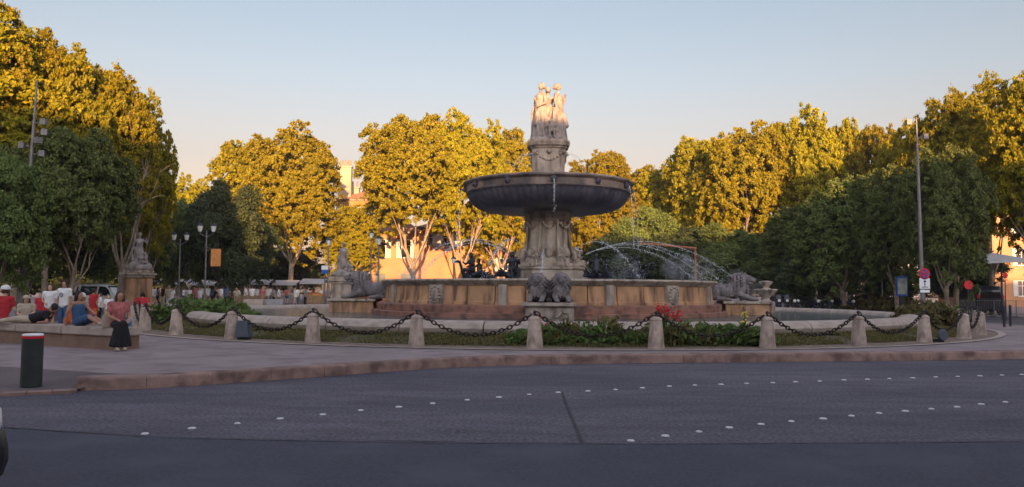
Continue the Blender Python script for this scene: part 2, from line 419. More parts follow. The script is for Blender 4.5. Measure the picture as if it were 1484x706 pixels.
0 and ribbon(resample(smooth_line([ground(x, y, .01) for x, y in ((545, 690), (640, 680), (700, 672), (780, 664))], 2), .1), .09, .0145, 'chalk', 'tyre_scuff', .01)
ribbon(resample(smooth_line([ground(x, y, .01) for x, y in ((1228, 571), (1262, 572.5), (1298, 570.5))], 1), .1), .07, .0085, 'chalk', 'road_scuff', .02)
ribbon(resample(smooth_line([ground(x, y, .01) for x, y in ((545, 637), (600, 638.2), (660, 639))], 1), .1), .05, .0092, 'chalk', 'joint_scuff', .02)
# rings round the fountain
def ring(name, r0, r1, z0, z1, m, n=120, a0=0, a1=2 * math.pi):
    mb = MB(); mb.lathe([(r0, z0), (r1, z1)], n, (CX, CY, 0), a0=a0, a1=a1)
    if abs(a1 - a0 - 2 * math.pi) < 1e-6: mb.f = [f for f in mb.f if len(f) == 4]
    return struct(mb.build(name, m))
ring('grass_bank', 15.9, 17.75, .42, PAVE + .012, 'turf')
ring('earth_path', 17.74, 18.75, PAVE + .014, PAVE + .006, 'dirt')
ring('stone_border', 18.74, 18.98, PAVE + .02, PAVE + .02, 'rim')
ring('ring_road', 22.5, 33, PAVE + .005, PAVE + .005, 'ringroad', 120, R(-8), R(188))
# a second kerb band curving away at the right
# road studs
row1 = [(210, 629), (278, 621), (344, 614), (406, 607), (468, 601), (523, 595), (578, 590), (627, 585), (677, 580), (723, 576), (767, 572), (809, 569), (852, 567), (892, 565), (931, 562.5), (970, 560), (1007, 558.5), (1045, 557.3), (1082, 556), (1120, 555), (1153, 553.7), (1188, 552.6), (1223, 551), (1257, 550), (1289, 549), (1323, 548), (1356, 546.6), (1388, 546), (1420, 545), (1452, 544), (1481, 543)]
row2 = [(914, 639), (964, 632), (1013, 626), (1057, 620), (1103, 615), (1147, 611), (1193, 607), (1234, 603), (1274, 599), (1312, 596), (1350, 593), (1387, 590), (1422, 586), (1457, 583)]
mb = MB(); mb.lathe([(.046, 0), (.044, .007), (.035, .013), (.018, .016), (.001, .017)], 20); studme = mb.mesh('road_stud', 50)
for row, nm in ((row1, 'far row near the kerb'), (row2, 'near row on the right')):
    for i, (x, y) in enumerate(row):
        p = ground(x, y, .005); o = link('road_stud', studme, 'stud', None, p, i * .7)
        k = 1 + .12 * math.sin(i * 2.3); o.scale = (k, k, 1)
        tag(o, f'white round road stud, {ordw(i)} from the left in the {nm}', 'road stud', 'road studs in the ' + nm)
# ------------------------------------------------------------------ the fountain
C0 = Vector((CX, CY, 0))
def pol(th, r, z=0):      # th degrees, 0 = towards the camera, positive to the right
    return Vector((CX + r * math.sin(R(th)), CY - r * math.cos(R(th)), z))
def facing(th):           # z rotation that turns a local -Y front outwards at angle th
    return R(th)
fo = empty('fountain', (CX, CY, 0)); tag(fo, 'large three-tier stone fountain with a broad dark bowl in the middle of the roundabout', 'fountain')
# outer rim: rounded stone kerb of the big pool, cut into long stones
mb = MB(); NS = 40
prof = [(15.45, .30), (15.40, .50), (15.44, .70), (15.56, .80), (15.82, .835), (16.08, .82), (16.27, .75), (16.36, .62), (16.33, .49), (16.22, .41), (16.05, .38), (16.05, .05)]
for k in range(NS):
    a0 = 2 * math.pi * k / NS + .0012; a1 = 2 * math.pi * (k + 1) / NS - .0012
    m = MB(); m.lathe(prof, 6, a0=a0, a1=a1)
    n = len(prof); m.f += [tuple(i * 7 for i in range(n)), tuple(i * 7 + 6 for i in range(n - 1, -1, -1))]
    mb.add(m.v, m.f)
mb.build('basin_rim', 'rim', fo, smooth=45)
mb = MB(); mb.lathe([(7.0, .05), (15.6, .05), (15.6, .3)], 96); mb.build('basin_floor', 'concrete', fo)
# water
mw = bpy.data.materials.new('pool_water'); mw.use_nodes = True; MATS['pool_water'] = mw; M['water'] = mw
N = mw.node_tree.nodes; L = mw.node_tree.links; p = N['Principled BSDF']
p.inputs['Base Color'].default_value = (.05, .085, .10, 1); p.inputs['Roughness'].default_value = .12; p.inputs['IOR'].default_value = 1.33
tc = N.new('ShaderNodeTexCoord'); n1 = N.new('ShaderNodeTexNoise'); n1.inputs['Scale'].default_value = 5; n1.inputs['Detail'].default_value = 5
b = N.new('ShaderNodeBump'); b.inputs['Strength'].default_value = .7; b.inputs['Distance'].default_value = .05
L.new(tc.outputs['Object'], n1.inputs['Vector']); L.new(n1.outputs[0], b.inputs['Height']); L.new(b.outputs[0], p.inputs['Normal'])
mb = MB(); mb.lathe([(7.2, .64), (15.5, .64)], 96, (CX, CY, 0)); mb.f = [f for f in mb.f if len(f) == 4]
o = mb.build('water', 'water'); struct(o)
mb = MB(); mb.lathe([(1.5, 1.95), (7.22, 1.95)], 64, (CX, CY, 0)); mb.f = [f for f in mb.f if len(f) == 4]
o = mb.build('water', 'water'); struct(o)
# stepped plinth and wall of the inner basin
mb = MB(); mb.lathe([(8.75, .05), (8.75, .47), (8.71, .49), (8.45, .49), (8.45, .80), (8.41, .82), (8.2, .82), (8.2, 1.10), (8.15, 1.14), (8.05, 1.15), (7.9, 1.15)], 128)
mb.f = [f for f in mb.f if len(f) == 4]; mb.build('stepped_base', 'redstone', fo, smooth=30)
mb = MB(); NP = 40
for k in range(NP):       # wall slabs with open joints
    a0 = 2 * math.pi * k / NP + .0025; a1 = 2 * math.pi * (k + 1) / NP - .0025
    m = MB(); pr = [(7.4, 1.1), (7.4, 1.92), (7.72, 1.92), (7.76, 1.88), (7.80, 1.30), (7.86, 1.26), (7.86, 1.10)]
    m.lathe(pr, 4, a0=a0, a1=a1); n = len(pr); m.f += [tuple(i * 5 for i in range(n)), tuple(i * 5 + 4 for i in range(n - 1, -1, -1))]
    mb.add(m.v, m.f)
mb.build('basin_wall', 'ochre', fo, smooth=30)
mb = MB(); mb.lathe([(7.35, 1.91), (7.75, 1.91), (7.80, 1.94), (7.84, 2.0), (7.97, 2.06), (8.02, 2.12), (8.0, 2.17), (7.9, 2.19), (7.3, 2.19), (7.25, 2.1), (7.25, .8)], 128)
mb.f = [f for f in mb.f if len(f) == 4]; mb.build('cornice', 'stone', fo, smooth=35)
# pilasters with carved shields
for th in (-38, 38, -142, 142, -15.5, 15.5, 62, -62):
    c = pol(th, 7.84, 1.53) - C0; small = abs(th) in (15.5, 62)
    mb = MB(); mb.box(c, (.34 if small else .75, .16, .84), R(th)); pi = mb.build('pilaster', 'stone', fo, bevel=.015)
    if not small:
        s_ = MB(); s_.ell((0, 0, 0), (.22, .09, .28), 14)
        for q in range(14):
            a_ = q * 2 * math.pi / 14; s_.ell((.27 * math.cos(a_), 0, .33 * math.sin(a_)), (.06, .07, .06), 8)
        o = link('shield', s_.mesh('shield', 60), 'stone', pi); c2 = pol(th, 7.94, 1.55) - C0; o.location = c2; o.rotation_euler.z = R(th)
# central stepped pedestal (square, turned a little) and the shaft
def sq(mb, w0, w1, z0, z1, ch=.18, c=(0, 0)):
    def o8(w_, z): 
        h = w_ / 2; k = ch * w_
        return [(c[0] + x, c[1] + y, z) for x, y in ((-h + k, -h), (h - k, -h), (h, -h + k), (h, h - k), (h - k, h), (-h + k, h), (-h, h - k), (-h, -h + k))]
    mb.add(o8(w0, z0) + o8(w1, z1), [tuple(range(7, -1, -1)), tuple(range(8, 16))] + [(i, (i + 1) % 8, 8 + (i + 1) % 8, 8 + i) for i in range(8)])
mb = MB()
for w0, z0, z1 in ((4.1, 1.0, 2.05), (3.75, 2.052, 2.22), (3.3, 2.222, 2.72), (3.45, 2.722, 2.84), (3.0, 2.842, 3.02)): sq(mb, w0, w0, z0, z1)
mb.build('pedestal', 'stone', fo, bevel=.03)
def flut(n, amp):
    return lambda r, z, a: (r * (1 + amp * math.cos(n * a) - amp), z)
mb = MB(); mb.lathe([(1.32, 3.0), (1.32, 3.2), (1.22, 3.28), (1.13, 3.42), (1.09, 3.8), (1.05, 4.4), (1.02, 4.9), (1.0, 5.05), (1.08, 5.1), (1.12, 5.2), (1.12, 5.34), (1.17, 5.40), (1.22, 5.6)], 64, fn=lambda r, z, a: (r * (1 + .03 * math.cos(8 * a)), z))
mb.build('shaft', 'stone', fo, smooth=40)
mb = MB()    # eight scrolled ribs on the shaft
for k in range(8):
    a = math.pi / 8 + k * math.pi / 4
    pts = [(1.32, 3.05), (1.42, 3.25), (1.34, 3.5), (1.19, 3.75), (1.13, 4.1), (1.09, 4.5), (1.07, 4.85), (1.10, 5.0), (1.06, 5.1)]
    mb.tube([(r * math.cos(a), r * math.sin(a), z) for r, z in pts], [.13, .15, .13, .09, .065, .06, .065, .085, .06], 10)
    mb.ell((1.38 * math.cos(a), 1.38 * math.sin(a), 3.28), (.19, .19, .2), 10)
    # shell and swag panels
    b_ = a + math.pi / 8
    for j in range(7):
        t = (j - 3) / 3; aa = b_ + t * .26; mb.ell((1.14 * math.cos(aa), 1.14 * math.sin(aa), 4.95 - .22 * (1 - t * t)), (.07, .07, .09), 8)
    mb.ell((1.18 * math.cos(b_), 1.18 * math.sin(b_), 3.52), (.2, .2, .26), 10)
mb.build('scroll_ribs', 'stone', fo, smooth=60)
# small seated figures at the foot of the shaft
def putto_blob(mb, c, rz, s=1.0, lean=0.0):
    rot = Matrix.Rotation(rz, 3, 'Z')
    def q(x, y, z): return Vector(c) + rot @ Vector((x * s, y * s, z * s))
    mb.cap(q(0, 0, .16), q(0, -.04 + lean, .46), .13 * s, .12 * s); mb.ell(q(0, -.08 + lean, .66), (.095 * s, .10 * s, .115 * s), 10)
    mb.cap(q(0, -.05 + lean, .5), q(0, -.07 + lean, .6), .05 * s, .05 * s, 8)
    for sx in (-1, 1):
        mb.cap(q(.07 * sx, -.02, .14), q(.12 * sx, -.34, .16), .09 * s, .065 * s, 8); mb.cap(q(.12 * sx, -.34, .16), q(.11 * sx, -.38, -.14), .06 * s, .04 * s, 8)
        mb.cap(q(.11 * sx, -.38, -.16), q(.11 * sx, -.48, -.18), .04 * s, .03 * s, 8)
        mb.cap(q(.13 * sx, -.03 + lean, .48), q(.24 * sx, -.16 + lean, .36), .05 * s, .04 * s, 8); mb.cap(q(.24 * sx, -.16 + lean, .36), q(.16 * sx, -.36 + lean, .42), .04 * s, .03 * s, 8)
mb = MB(); putto_blob(mb, (0, 0, 0), 0, .85); mb.ell((0, -.03, -.05), (.27, .27, .18), 10); pme = remeshed(mb, .03, 2)
for k in range(8):
    th = 22.5 + k * 45; link('carved_figure', pme, 'stone', fo, pol(th, 1.55, 3.0) - C0, R(th))
# the great bowl, gadrooned underneath
def bowlfn(r, z, a):
    if 5.45 < z < 6.37: r = r * (1 + .022 * abs(math.sin(36 * a)) - .022) if r > 1.4 else r
    return r, z
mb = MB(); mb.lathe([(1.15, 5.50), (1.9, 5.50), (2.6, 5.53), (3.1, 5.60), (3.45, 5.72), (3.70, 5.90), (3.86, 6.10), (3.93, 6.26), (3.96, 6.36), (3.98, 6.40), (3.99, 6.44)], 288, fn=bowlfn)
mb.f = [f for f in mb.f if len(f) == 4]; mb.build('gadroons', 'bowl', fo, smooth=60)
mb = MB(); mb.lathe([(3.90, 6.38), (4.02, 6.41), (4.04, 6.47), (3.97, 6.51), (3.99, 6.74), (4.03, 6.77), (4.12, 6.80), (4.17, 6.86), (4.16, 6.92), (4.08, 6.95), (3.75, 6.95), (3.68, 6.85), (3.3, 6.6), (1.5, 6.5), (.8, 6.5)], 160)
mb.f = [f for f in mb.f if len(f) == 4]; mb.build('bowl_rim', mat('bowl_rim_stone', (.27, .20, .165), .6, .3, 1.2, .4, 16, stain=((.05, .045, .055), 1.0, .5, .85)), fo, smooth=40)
mb = MB(); mb.lathe([(.8, 6.8), (3.74, 6.8)], 64); mb.f = [f for f in mb.f if len(f) == 4]; mb.build('bowl_water', 'water', fo)
for k in range(12):
    th = k * 30 + 1; mb = MB(); mb.ell((0, 0, 0), (.13, .12, .15), 12); mb.ell((0, -.11, -.02), (.05, .06, .045), 8)
    mb.ell((-.10, -.02, .08), (.05, .05, .06), 8); mb.ell((.10, -.02, .08), (.05, .05, .06), 8); mb.ell((0, -.03, .14), (.09, .05, .05), 8)
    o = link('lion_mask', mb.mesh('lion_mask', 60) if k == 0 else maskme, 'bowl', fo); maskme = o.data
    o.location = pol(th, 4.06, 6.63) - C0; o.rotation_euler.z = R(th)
# upper pedestal
mb = MB(); sq(mb, 1.66, 1.60, 6.4, 7.25, .16); sq(mb, 1.78, 1.78, 7.252, 7.35, .16); sq(mb, 1.54, 1.66, 7.352, 8.60, .16); sq(mb, 1.80, 1.80, 8.602, 8.70, .16); sq(mb, 2.0, 2.1, 8.702, 8.86, .16); sq(mb, 2.02, 2.02, 8.862, 8.98, .16)
mb.build('upper_pedestal', 'stone', fo, bevel=.02)
mb = MB()
for k in range(4):
    for s_ in (0, 1):
        th = 45 * s_ + 90 * k; c = pol(th, .86 if s_ == 0 else .96, 8.42) - C0
        mb.ell(c, (.12, .12, .14), 10); mb.ell(c + (pol(th, .1, 0) - C0) * 1 + Vector((0, 0, -.04)), (.06, .06, .06), 8)
    th = 90 * k
    for j in range(9):
        t = (j - 4) / 4; u = Vector((math.cos(R(th)), math.sin(R(th)), 0)); c = pol(th, .82, 8.22 - .3 * (1 - t * t) + .1) - C0 + u * t * .55
        mb.ell(c, (.07, .07, .075), 8)
mb.build('swags', 'stone', fo, smooth=60)
# crowning group: three robed women back to back, one carved block
def draped(mb, c, rz, s=1.0, armup=0, tilt=0):
    rot = Matrix.Rotation(rz, 3, 'Z')
    def q(x, y, z): return Vector(c) + rot @ Vector((x * s, y * s, z * s))
    mb.cap(q(0, -.02, 1.02), q(0, -.02, 1.30), .155 * s, .165 * s); mb.cap(q(-.15, 0, 1.40), q(.15, 0, 1.40), .085 * s, .085 * s)
    mb.ell(q(-.075, -.13, 1.28), (.075 * s, .07 * s, .075 * s), 8); mb.ell(q(.075, -.13, 1.28), (.075 * s, .07 * s, .075 * s), 8)
    mb.cap(q(0, 0, 1.42), q(tilt * .03, -.02, 1.56), .058 * s, .052 * s, 8)
    mb.ell(q(tilt * .05, -.035, 1.67), (.078 * s, .098 * s, .118 * s), 12); mb.ell(q(tilt * .05, .03, 1.70), (.095 * s, .10 * s, .105 * s), 12)
    mb.ell(q(tilt * .05, .11, 1.66), (.055 * s, .06 * s, .055 * s), 8); mb.ell(q(tilt * .05, -.135, 1.655), (.014 * s, .022 * s, .03 * s), 8)
    # gown from hip to plinth with hanging folds
    for k in range(18):
        a = k * 2 * math.pi / 18; rr = .13 + .015 * math.sin(k * 2.1); rb = .27 + .05 * math.sin(k * 2.7 + rz)
        mb.cap(q(rr * math.cos(a), rr * math.sin(a) * .9, 1.02), q(rb * math.cos(a), rb * math.sin(a) * .9, .03), .055 * s, (.05 + .022 * math.sin(k * 1.7)) * s, 8)
    mb.cap(q(0, 0, .95), q(0, 0, .05), .17 * s, .24 * s, 14)
    mb.cap(q(.06, -.14, .8), q(.09, -.25, .45), .10 * s, .085 * s, 10)       # bent knee under cloth
    # mantle across the hip, and arms
    for k in range(5): mb.cap(q(-.20, -.05, 1.05 - k * .045), q(.2, -.15, .82 - k * .06), .035 * s, .03 * s, 8)
    if armup:
        mb.cap(q(.2, 0, 1.4), q(.36, -.06, 1.25), .055 * s, .045 * s, 8); mb.cap(q(.36, -.06, 1.25), q(.30, -.16, 1.52), .042 * s, .03 * s, 8)
    else:
        mb.cap(q(.2, 0, 1.4), q(.27, -.02, 1.12), .055 * s, .045 * s, 8); mb.cap(q(.27, -.02, 1.12), q(.16, -.24, 1.0), .042 * s, .03 * s, 8)
    mb.cap(q(-.2, 0, 1.4), q(-.29, .0, 1.12), .055 * s, .045 * s, 8); mb.cap(q(-.29, 0, 1.12), q(-.30, -.12, .86), .042 * s, .03 * s, 8)
    for k in range(4): mb.cap(q(-.31, -.08 + k * .03, .95), q(-.33 - .01 * k, -.06 + k * .04, .25), .035 * s, .04 * s, 8)
mb = MB()
SC = 1.56
for th, up, tl in ((-52, 0, 1), (68, 1, -1), (180, 0, 0)):
    draped(mb, pol(th, .50, 9.08) - C0, R(th), SC, up, tl)
mb.box((0, 0, 9.05), (1.72, 1.72, .14)); mb.cap((0, 0, 9.0), (0, 0, 10.7), .42, .26, 14)
mb.cap((-.05, -.42, 9.8), (.14, -.46, 10.5), .12, .08); mb.cap((.1, -.5, 9.1), (.05, -.42, 9.9), .14, .10)
putto_blob(mb, (.08, -.62, 9.25), R(10), 1.0)
so = empty('statue_group', (CX, CY, 0)); tag(so, 'three robed stone women standing back to back on top of the fountain', 'statue')
link('figures', remeshed(mb, .022, 0), 'pale', so)
mb = MB(); sq(mb, 1.88, 1.82, 8.982, 9.08, .16); mb.build('base', 'pale', so, bevel=.01)

# ---- lions on plinths
def lion_blob():
    mb = MB()
    mb.ell((0, .75, .42), (.34, .85, .34), 16); mb.ell((0, 1.35, .42), (.36, .42, .36), 14); mb.ell((0, .05, .50), (.36, .42, .42), 14)
    for sx in (-1, 1):
        mb.cap((.27 * sx, .0, .30), (.25 * sx, -.62, .10), .13, .095); mb.ell((.25 * sx, -.72, .09), (.115, .16, .085), 10)     # forelegs and paws
        for t in (-.06, 0, .06): mb.ell((.25 * sx + t, -.85, .07), (.035, .05, .05), 8)
        mb.ell((.36 * sx, 1.30, .34), (.17, .40, .30), 12); mb.cap((.42 * sx, 1.05, .14), (.40 * sx, .65, .09), .12, .085); mb.ell((.40 * sx, .55, .08), (.10, .15, .08), 8)
    mb.cap((0, .08, .6), (0, -.10, .92), .31, .25)
    mb.ell((0, -.30, 1.02), (.185, .22, .20), 14)                                           # skull
    mb.cap((0, -.48, .97), (0, -.66, .93), .115, .10); mb.ell((0, -.76, .98), (.065, .04, .04), 8); mb.cap((0, -.44, 1.10), (0, -.70, 1.01), .065, .05, 8)
    mb.cap((0, -.46, .82), (0, -.62, .80), .085, .06, 8)                                     # jaw, mouth slightly open
    for sx in (-1, 1):
        mb.cap((.05 * sx, -.50, 1.12), (.14 * sx, -.44, 1.10), .045, .035, 8); mb.ell((.09 * sx, -.505, 1.045), (.035, .025, .025), 8); mb.ell((.19 * sx, -.14, 1.22), (.06, .045, .07), 8); mb.ell((.085 * sx, -.66, .91), (.065, .07, .055), 8)
    random.seed(3)
    for ringi, (rr, yy, dn) in enumerate(((.30, -.26, .0), (.37, -.14, .05), (.42, .02, .12), (.42, .18, .2))):     # mane in combed locks
        nl = 16 + ringi * 2
        for i in range(nl):
            a_ = 2 * math.pi * (i + .5 * (ringi % 2)) / nl; u = Vector((math.sin(a_), 0, math.cos(a_)))
            c = Vector((0, yy, .98 - dn)) + Vector((u.x * rr, 0, u.z * rr * 1.05)); e_ = c + Vector((u.x * .09, .10, u.z * .05 - .13))
            mb.cap(c - u * .05, e_, .052, .018, 6)
    for i in range(30):
        x = random.uniform(-.22, .22); z = random.uniform(.30, .70); mb.cap((x, -.34 - random.uniform(0, .06), z), (x * .9, -.40, z - .15), .055, .02, 6)
    mb.cap((.1, 1.7, .2), (.5, 1.55, .1), .06, .05, 8); mb.cap((.5, 1.55, .1), (.62, 1.2, .09), .05, .04, 8); mb.ell((.63, 1.12, .1), (.07, .12, .07), 8)
    return mb
lionme = remeshed(lion_blob(), .019, 0)
MATS['lionstone'] = mat('lion_grey_stone', (.20, .17, .165), .8, .25, 3, .5, 26, stain=((.09, .085, .09), 3, .5, .75))
lspecs = [(-2.2, -.44, 'left of the front pair facing the road'), (-2.2, .44, 'right of the front pair facing the road'), (-91, -.44, 'lying on the left side of the fountain, nearer of the two'), (-91, .44, 'behind its twin on the left side of the fountain'),
          (85, .44, 'lying on the right side of the fountain, nearer of the two'), (85, -.44, 'behind its twin on the right side of the fountain')]
# hmm: sideways offset is along the tangent
for th, so_, lab in lspecs:
    t = Vector((math.cos(R(th)), math.sin(R(th)), 0)); p0 = pol(th, 9.05, 1.28) + t * so_
    if th > 0: pass
    e = empty('stone_lion', p0, R(th) + (.10 if so_ > 0 else -.10)); tag(e, 'grey stone lion ' + lab, 'lion statue', 'stone lions round the fountain')
    o = link('body', lionme, MATS['lionstone'], e); o.scale = (.88, .9, .86) if abs(th) < 10 else (1.0, 1.0, 1.04)
    mb = MB(); mb.box((0, .35, -.005), (.86, 2.6, .07)) if False else None
for th, nm in ((-2.2, 'front'), (-91, 'left'), (85, 'right'), (178, 'rear')):
    e = empty('lion_plinth', pol(th, 9.3, 0), R(th))
    if nm == 'rear': bpy.data.objects.remove(e); continue
    tag(e, f'stone block plinth carrying the two {nm}{"-side" if nm != "front" else ""} lions of the fountain', 'plinth', 'plinths of the lions')
    mb = MB(); mb.box((0, -.1, .62), (1.75, 2.1, 1.1)); mb.build('block', 'ochre' if nm != 'front' else 'stone', e, bevel=.03)
    mb = MB(); mb.box((0, -.1, 1.22), (1.98, 2.36, .12)); mb.build('cap_slab', 'stone', e, bevel=.02)
    mb = MB(); mb.box((0, -.15, .3), (2.05, 2.42, .56)); mb.build('footing', 'redstone', e, bevel=.02)
    # scroll and shell carving on the outer face
    mb = MB()
    for sx in (-1, 1):
        mb.tube([(sx * .25, -1.17, .75), (sx * .45, -1.18, .95), (sx * .68, -1.17, .92), (sx * .66, -1.17, .76), (sx * .54, -1.18, .78)], [.05, .055, .05, .045, .04], 8)
    mb.ell((0, -1.16, .86), (.2, .06, .2), 12); mb.build('carving', 'stone', e, smooth=60)

# ---- bronze children riding swans
def rider_blob():
    mb = MB()
    mb.ell((0, .1, .22), (.24, .45, .20), 14); mb.cap((0, .45, .28), (0, .72, .42), .14, .04)                # swan body, tail
    mb.tube([(0, -.25, .28), (0, -.45, .42), (0, -.50, .62), (0, -.58, .78), (0, -.70, .80)], [.09, .065, .055, .055, .06], 8)
    mb.cap((0, -.70, .80), (0, -.86, .76), .06, .02, 8)
    for sx in (-1, 1):
        for k in range(5): mb.cap((.22 * sx, -.05 + k * .06, .30), (.40 * sx + .03 * k * sx, .35 + k * .1, .55 - k * .07), .07, .03, 8)
    putto_blob(mb, (0, .12, .34), 0, 1.05, .0)
    return mb
riderme = remeshed(rider_blob(), .02, 1)
rl = {-46: 'dark bronze child riding a swan against the orange house, left in the inner basin', -20: 'dark bronze child on a swan under the left side of the bowl', 27: 'dark bronze child on a swan under the right side of the bowl', 62: 'dark bronze child on a swan at the right of the inner basin', 135: 'dark bronze child on a swan at the right rear of the inner basin', -130: 'dark bronze child on a swan at the left rear of the inner basin'}
for th, lab in rl.items():
    rr = {-46: 5.0, -20: 5.0, 27: 4.3}.get(th, 4.6)
    e = empty('swan_rider', pol(th, rr, 2.02), R(th) + {-46: R(-5), -20: R(40), 27: R(150)}.get(th, 0)); tag(e, lab, 'bronze figure', 'bronze swan riders in the inner basin')
    link('figure', riderme, 'bronze', e); e.scale = (1.15, 1.0, 1.2)
    mb = MB(); mb.lathe([(.45, -.5), (.42, -.1), (.3, .1)], 12); mb.build('rock_base', 'stone', e, smooth=30)

# ---- water jets
mj = bpy.data.materials.new('falling_water'); mj.use_nodes = True; MATS['jet'] = mj
N = mj.node_tree.nodes; L = mj.node_tree.links; p = N['Principled BSDF']
p.inputs['Base Color'].default_value = (.8, .84, .88, 1); p.inputs['Roughness'].default_value = .25
tr = N.new('ShaderNodeBsdfTransparent'); mx = N.new('ShaderNodeMixShader'); n1 = N.new('ShaderNodeTexNoise'); n1.inputs['Scale'].default_value = 14; n1.inputs['Detail'].default_value = 3
tc = N.new('ShaderNodeTexCoord'); L.new(tc.outputs['Object'], n1.inputs['Vector']); mr = N.new('ShaderNodeMapRange')
mr.inputs[1].default_value = .35; mr.inputs[2].default_value = .7; mr.inputs[3].default_value = .2; mr.inputs[4].default_value = .85
L.new(n1.outputs[0], mr.inputs[0]); L.new(mr.outputs[0], mx.inputs[0]); L.new(tr.outputs[0], mx.inputs[1]); L.new(p.outputs[0], mx.inputs[2])
L.new(mx.outputs[0], N['Material Output'].inputs['Surface'])
random.seed(11)
def jet(name, a, b, peak, rad, lab, group, spread=.035, n=22, drops=60):
    """a water arc from a to b rising to height peak; breaks into drops on the way down"""
    a = Vector(a); b = Vector(b); h0 = max(peak - a.z, .01); h1 = max(peak - b.z, .01); t0 = math.sqrt(h0); T = t0 + math.sqrt(h1)
    def pos(u): t = u * T; return Vector((a.x + (b.x - a.x) * u, a.y + (b.y - a.y) * u, peak - (t - t0) ** 2))
    mb = MB(); mb.tube([pos(i / n * .8) for i in range(n + 1)], [rad * (1 - .45 * i / n) for i in range(n + 1)], 6)
    for i in range(drops):
        u = random.uniform(.25, 1) ** .7; q = pos(u); s_ = spread * (.3 + u * 1.6); d = random.uniform(.005, .017)
        c = q + Vector((random.gauss(0, s_), random.gauss(0, s_), random.gauss(0, s_))); mb.cap(c, c + Vector((0, 0, -d * 2)), d * .7, d * .5, 4)
    o = mb.build(name, mj, smooth=80); tag(o, lab, 'water jet', group); return o
def sidew(th): return 'right' if th > 0 else 'left'
J1 = [(100, 11.6, 4.20, 'longest high water arc thrown to the right over the inner basin wall'), (74, 9.6, 3.98, 'water arc thrown to the right, just inside the longest one'), (35, 6.8, 3.95, 'short steep water jet falling right into the inner basin'),
      (-96, 8.6, 4.2, 'long thin water arc thrown to the left over the inner basin'), (-66, 7.0, 4.1, 'second water arc falling left behind the bronze child'), (-34, 5.6, 4.05, 'short water arc falling left in front of the pedestal'), (-8, 3.0, 3.6, 'small water arc in front of the shaft')]
for th, r, pk, lab in J1:
    inner_ = r < 7.2
    for k in range(2 if r > 8 else 1):
        wd_ = .013 if th > 0 else .019
        jet('water_jet', pol(th, 1.9, 3.5), pol(th + k * 7, r - k * 1.1, .7 if r > 8 else 1.75), pk - k * .16, wd_, lab if k == 0 else lab.replace('water arc', 'lower twin water arc').replace('longest high lower', 'lower'), 'water arcs round the shaft', .05, drops=300 if th > 0 else 330)
for th, lab in ((-62, 'thin water stream falling left from the upper pedestal'), (-48, 'second thin stream falling left from the upper pedestal'), (62, 'thin water stream falling right from the upper pedestal'), (48, 'second thin stream falling right from the upper pedestal')):
    jet('water_stream', pol(th, .98, 8.25), pol(th, 2.3, 6.8), 8.32, .016, lab, 'streams from the upper pedestal', .02, drops=30)
for k in (0, -3, 3, 2):
    th = k * 30 + 1
    jet('water_stream', pol(th, 4.20, 6.60), pol(th, 4.5, 2.0 if k else 5.0), 6.61, .018, {0: 'water thread falling from the lion mask at the front of the bowl', -3: 'water thread falling from the left edge of the bowl', 3: 'water thread falling from the right edge of the bowl', 2: 'water thread falling from the bowl rim, right of centre'}[k], 'threads from the bowl masks', .03, drops=60)
# fine spray as one stuff object
mb = MB(); random.seed(8)
def spray(c, s_, n):
    for i in range(n):
        q = Vector(c) + Vector((random.gauss(0, s_[0]), random.gauss(0, s_[1]), random.gauss(0, s_[2]))); d = random.uniform(.005, .012)
        mb.add([q + Vector((d, 0, 0)), q + Vector((-d, d, 0)), q + Vector((-d, -d, 0)), q + Vector((0, 0, d * 2.5))], [(0, 1, 2), (0, 1, 3), (1, 2, 3), (2, 0, 3)])
spray(pol(60, 7.4, 2.3), (.9, .9, .5), 900); spray(pol(35, 5.5, 2.3), (.5, .5, .5), 500); spray(pol(-60, 7.0, 2.2), (.9, .9, .5), 700); spray(pol(-30, 4.6, 2.4), (.4, .4, .5), 450); spray(pol(94, 9.8, 1.4), (.5, .5, .6), 400); spray(pol(-92, 8.8, 1.6), (.6, .6, .6), 300)
o = mb.build('water_spray', mj); o['kind'] = 'stuff'; tag(o, 'fine white spray hanging over the inner basin of the fountain', 'spray', kind='stuff')

mm_ = bpy.data.materials.new('drifting_mist'); mm_.use_nodes = True
N = mm_.node_tree.nodes; L = mm_.node_tree.links; N.remove(N['Principled BSDF'])
v_ = N.new('ShaderNodeVolumePrincipled'); v_.inputs['Color'].default_value = (.95, .95, .97, 1); v_.inputs['Anisotropy'].default_value = .2
tc = N.new('ShaderNodeTexCoord'); n1 = N.new('ShaderNodeTexNoise'); n1.inputs['Scale'].default_value = 1.6; n1.inputs['Detail'].default_value = 3
mr = N.new('ShaderNodeMapRange'); mr.inputs[1].default_value = .45; mr.inputs[2].default_value = .75; mr.inputs[3].default_value = 0; mr.inputs[4].default_value = .4
L.new(tc.outputs['Object'], n1.inputs['Vector']); L.new(n1.outputs[0], mr.inputs[0]); L.new(mr.outputs[0], v_.inputs['Density']); L.new(v_.outputs[0], N['Material Output'].inputs['Volume'])
mb = MB()
for th, r, z, rr_ in ((62, 6.9, 2.7, (1.3, 1.1, .75)), (38, 5.0, 2.6, (.8, .8, .8)), (88, 9.3, 2.0, (1.1, .8, .9)), (-60, 6.8, 2.6, (1.4, 1.0, .7)), (-28, 4.3, 2.7, (.7, .7, .8)), (-92, 9.0, 2.0, (1.3, .9, .9))):
    mb.ell(pol(th, r, z), rr_, 16)
o = mb.build('water_mist', mm_); tag(o, 'thin drifting mist round the falling water of the fountain', 'mist', kind='stuff')

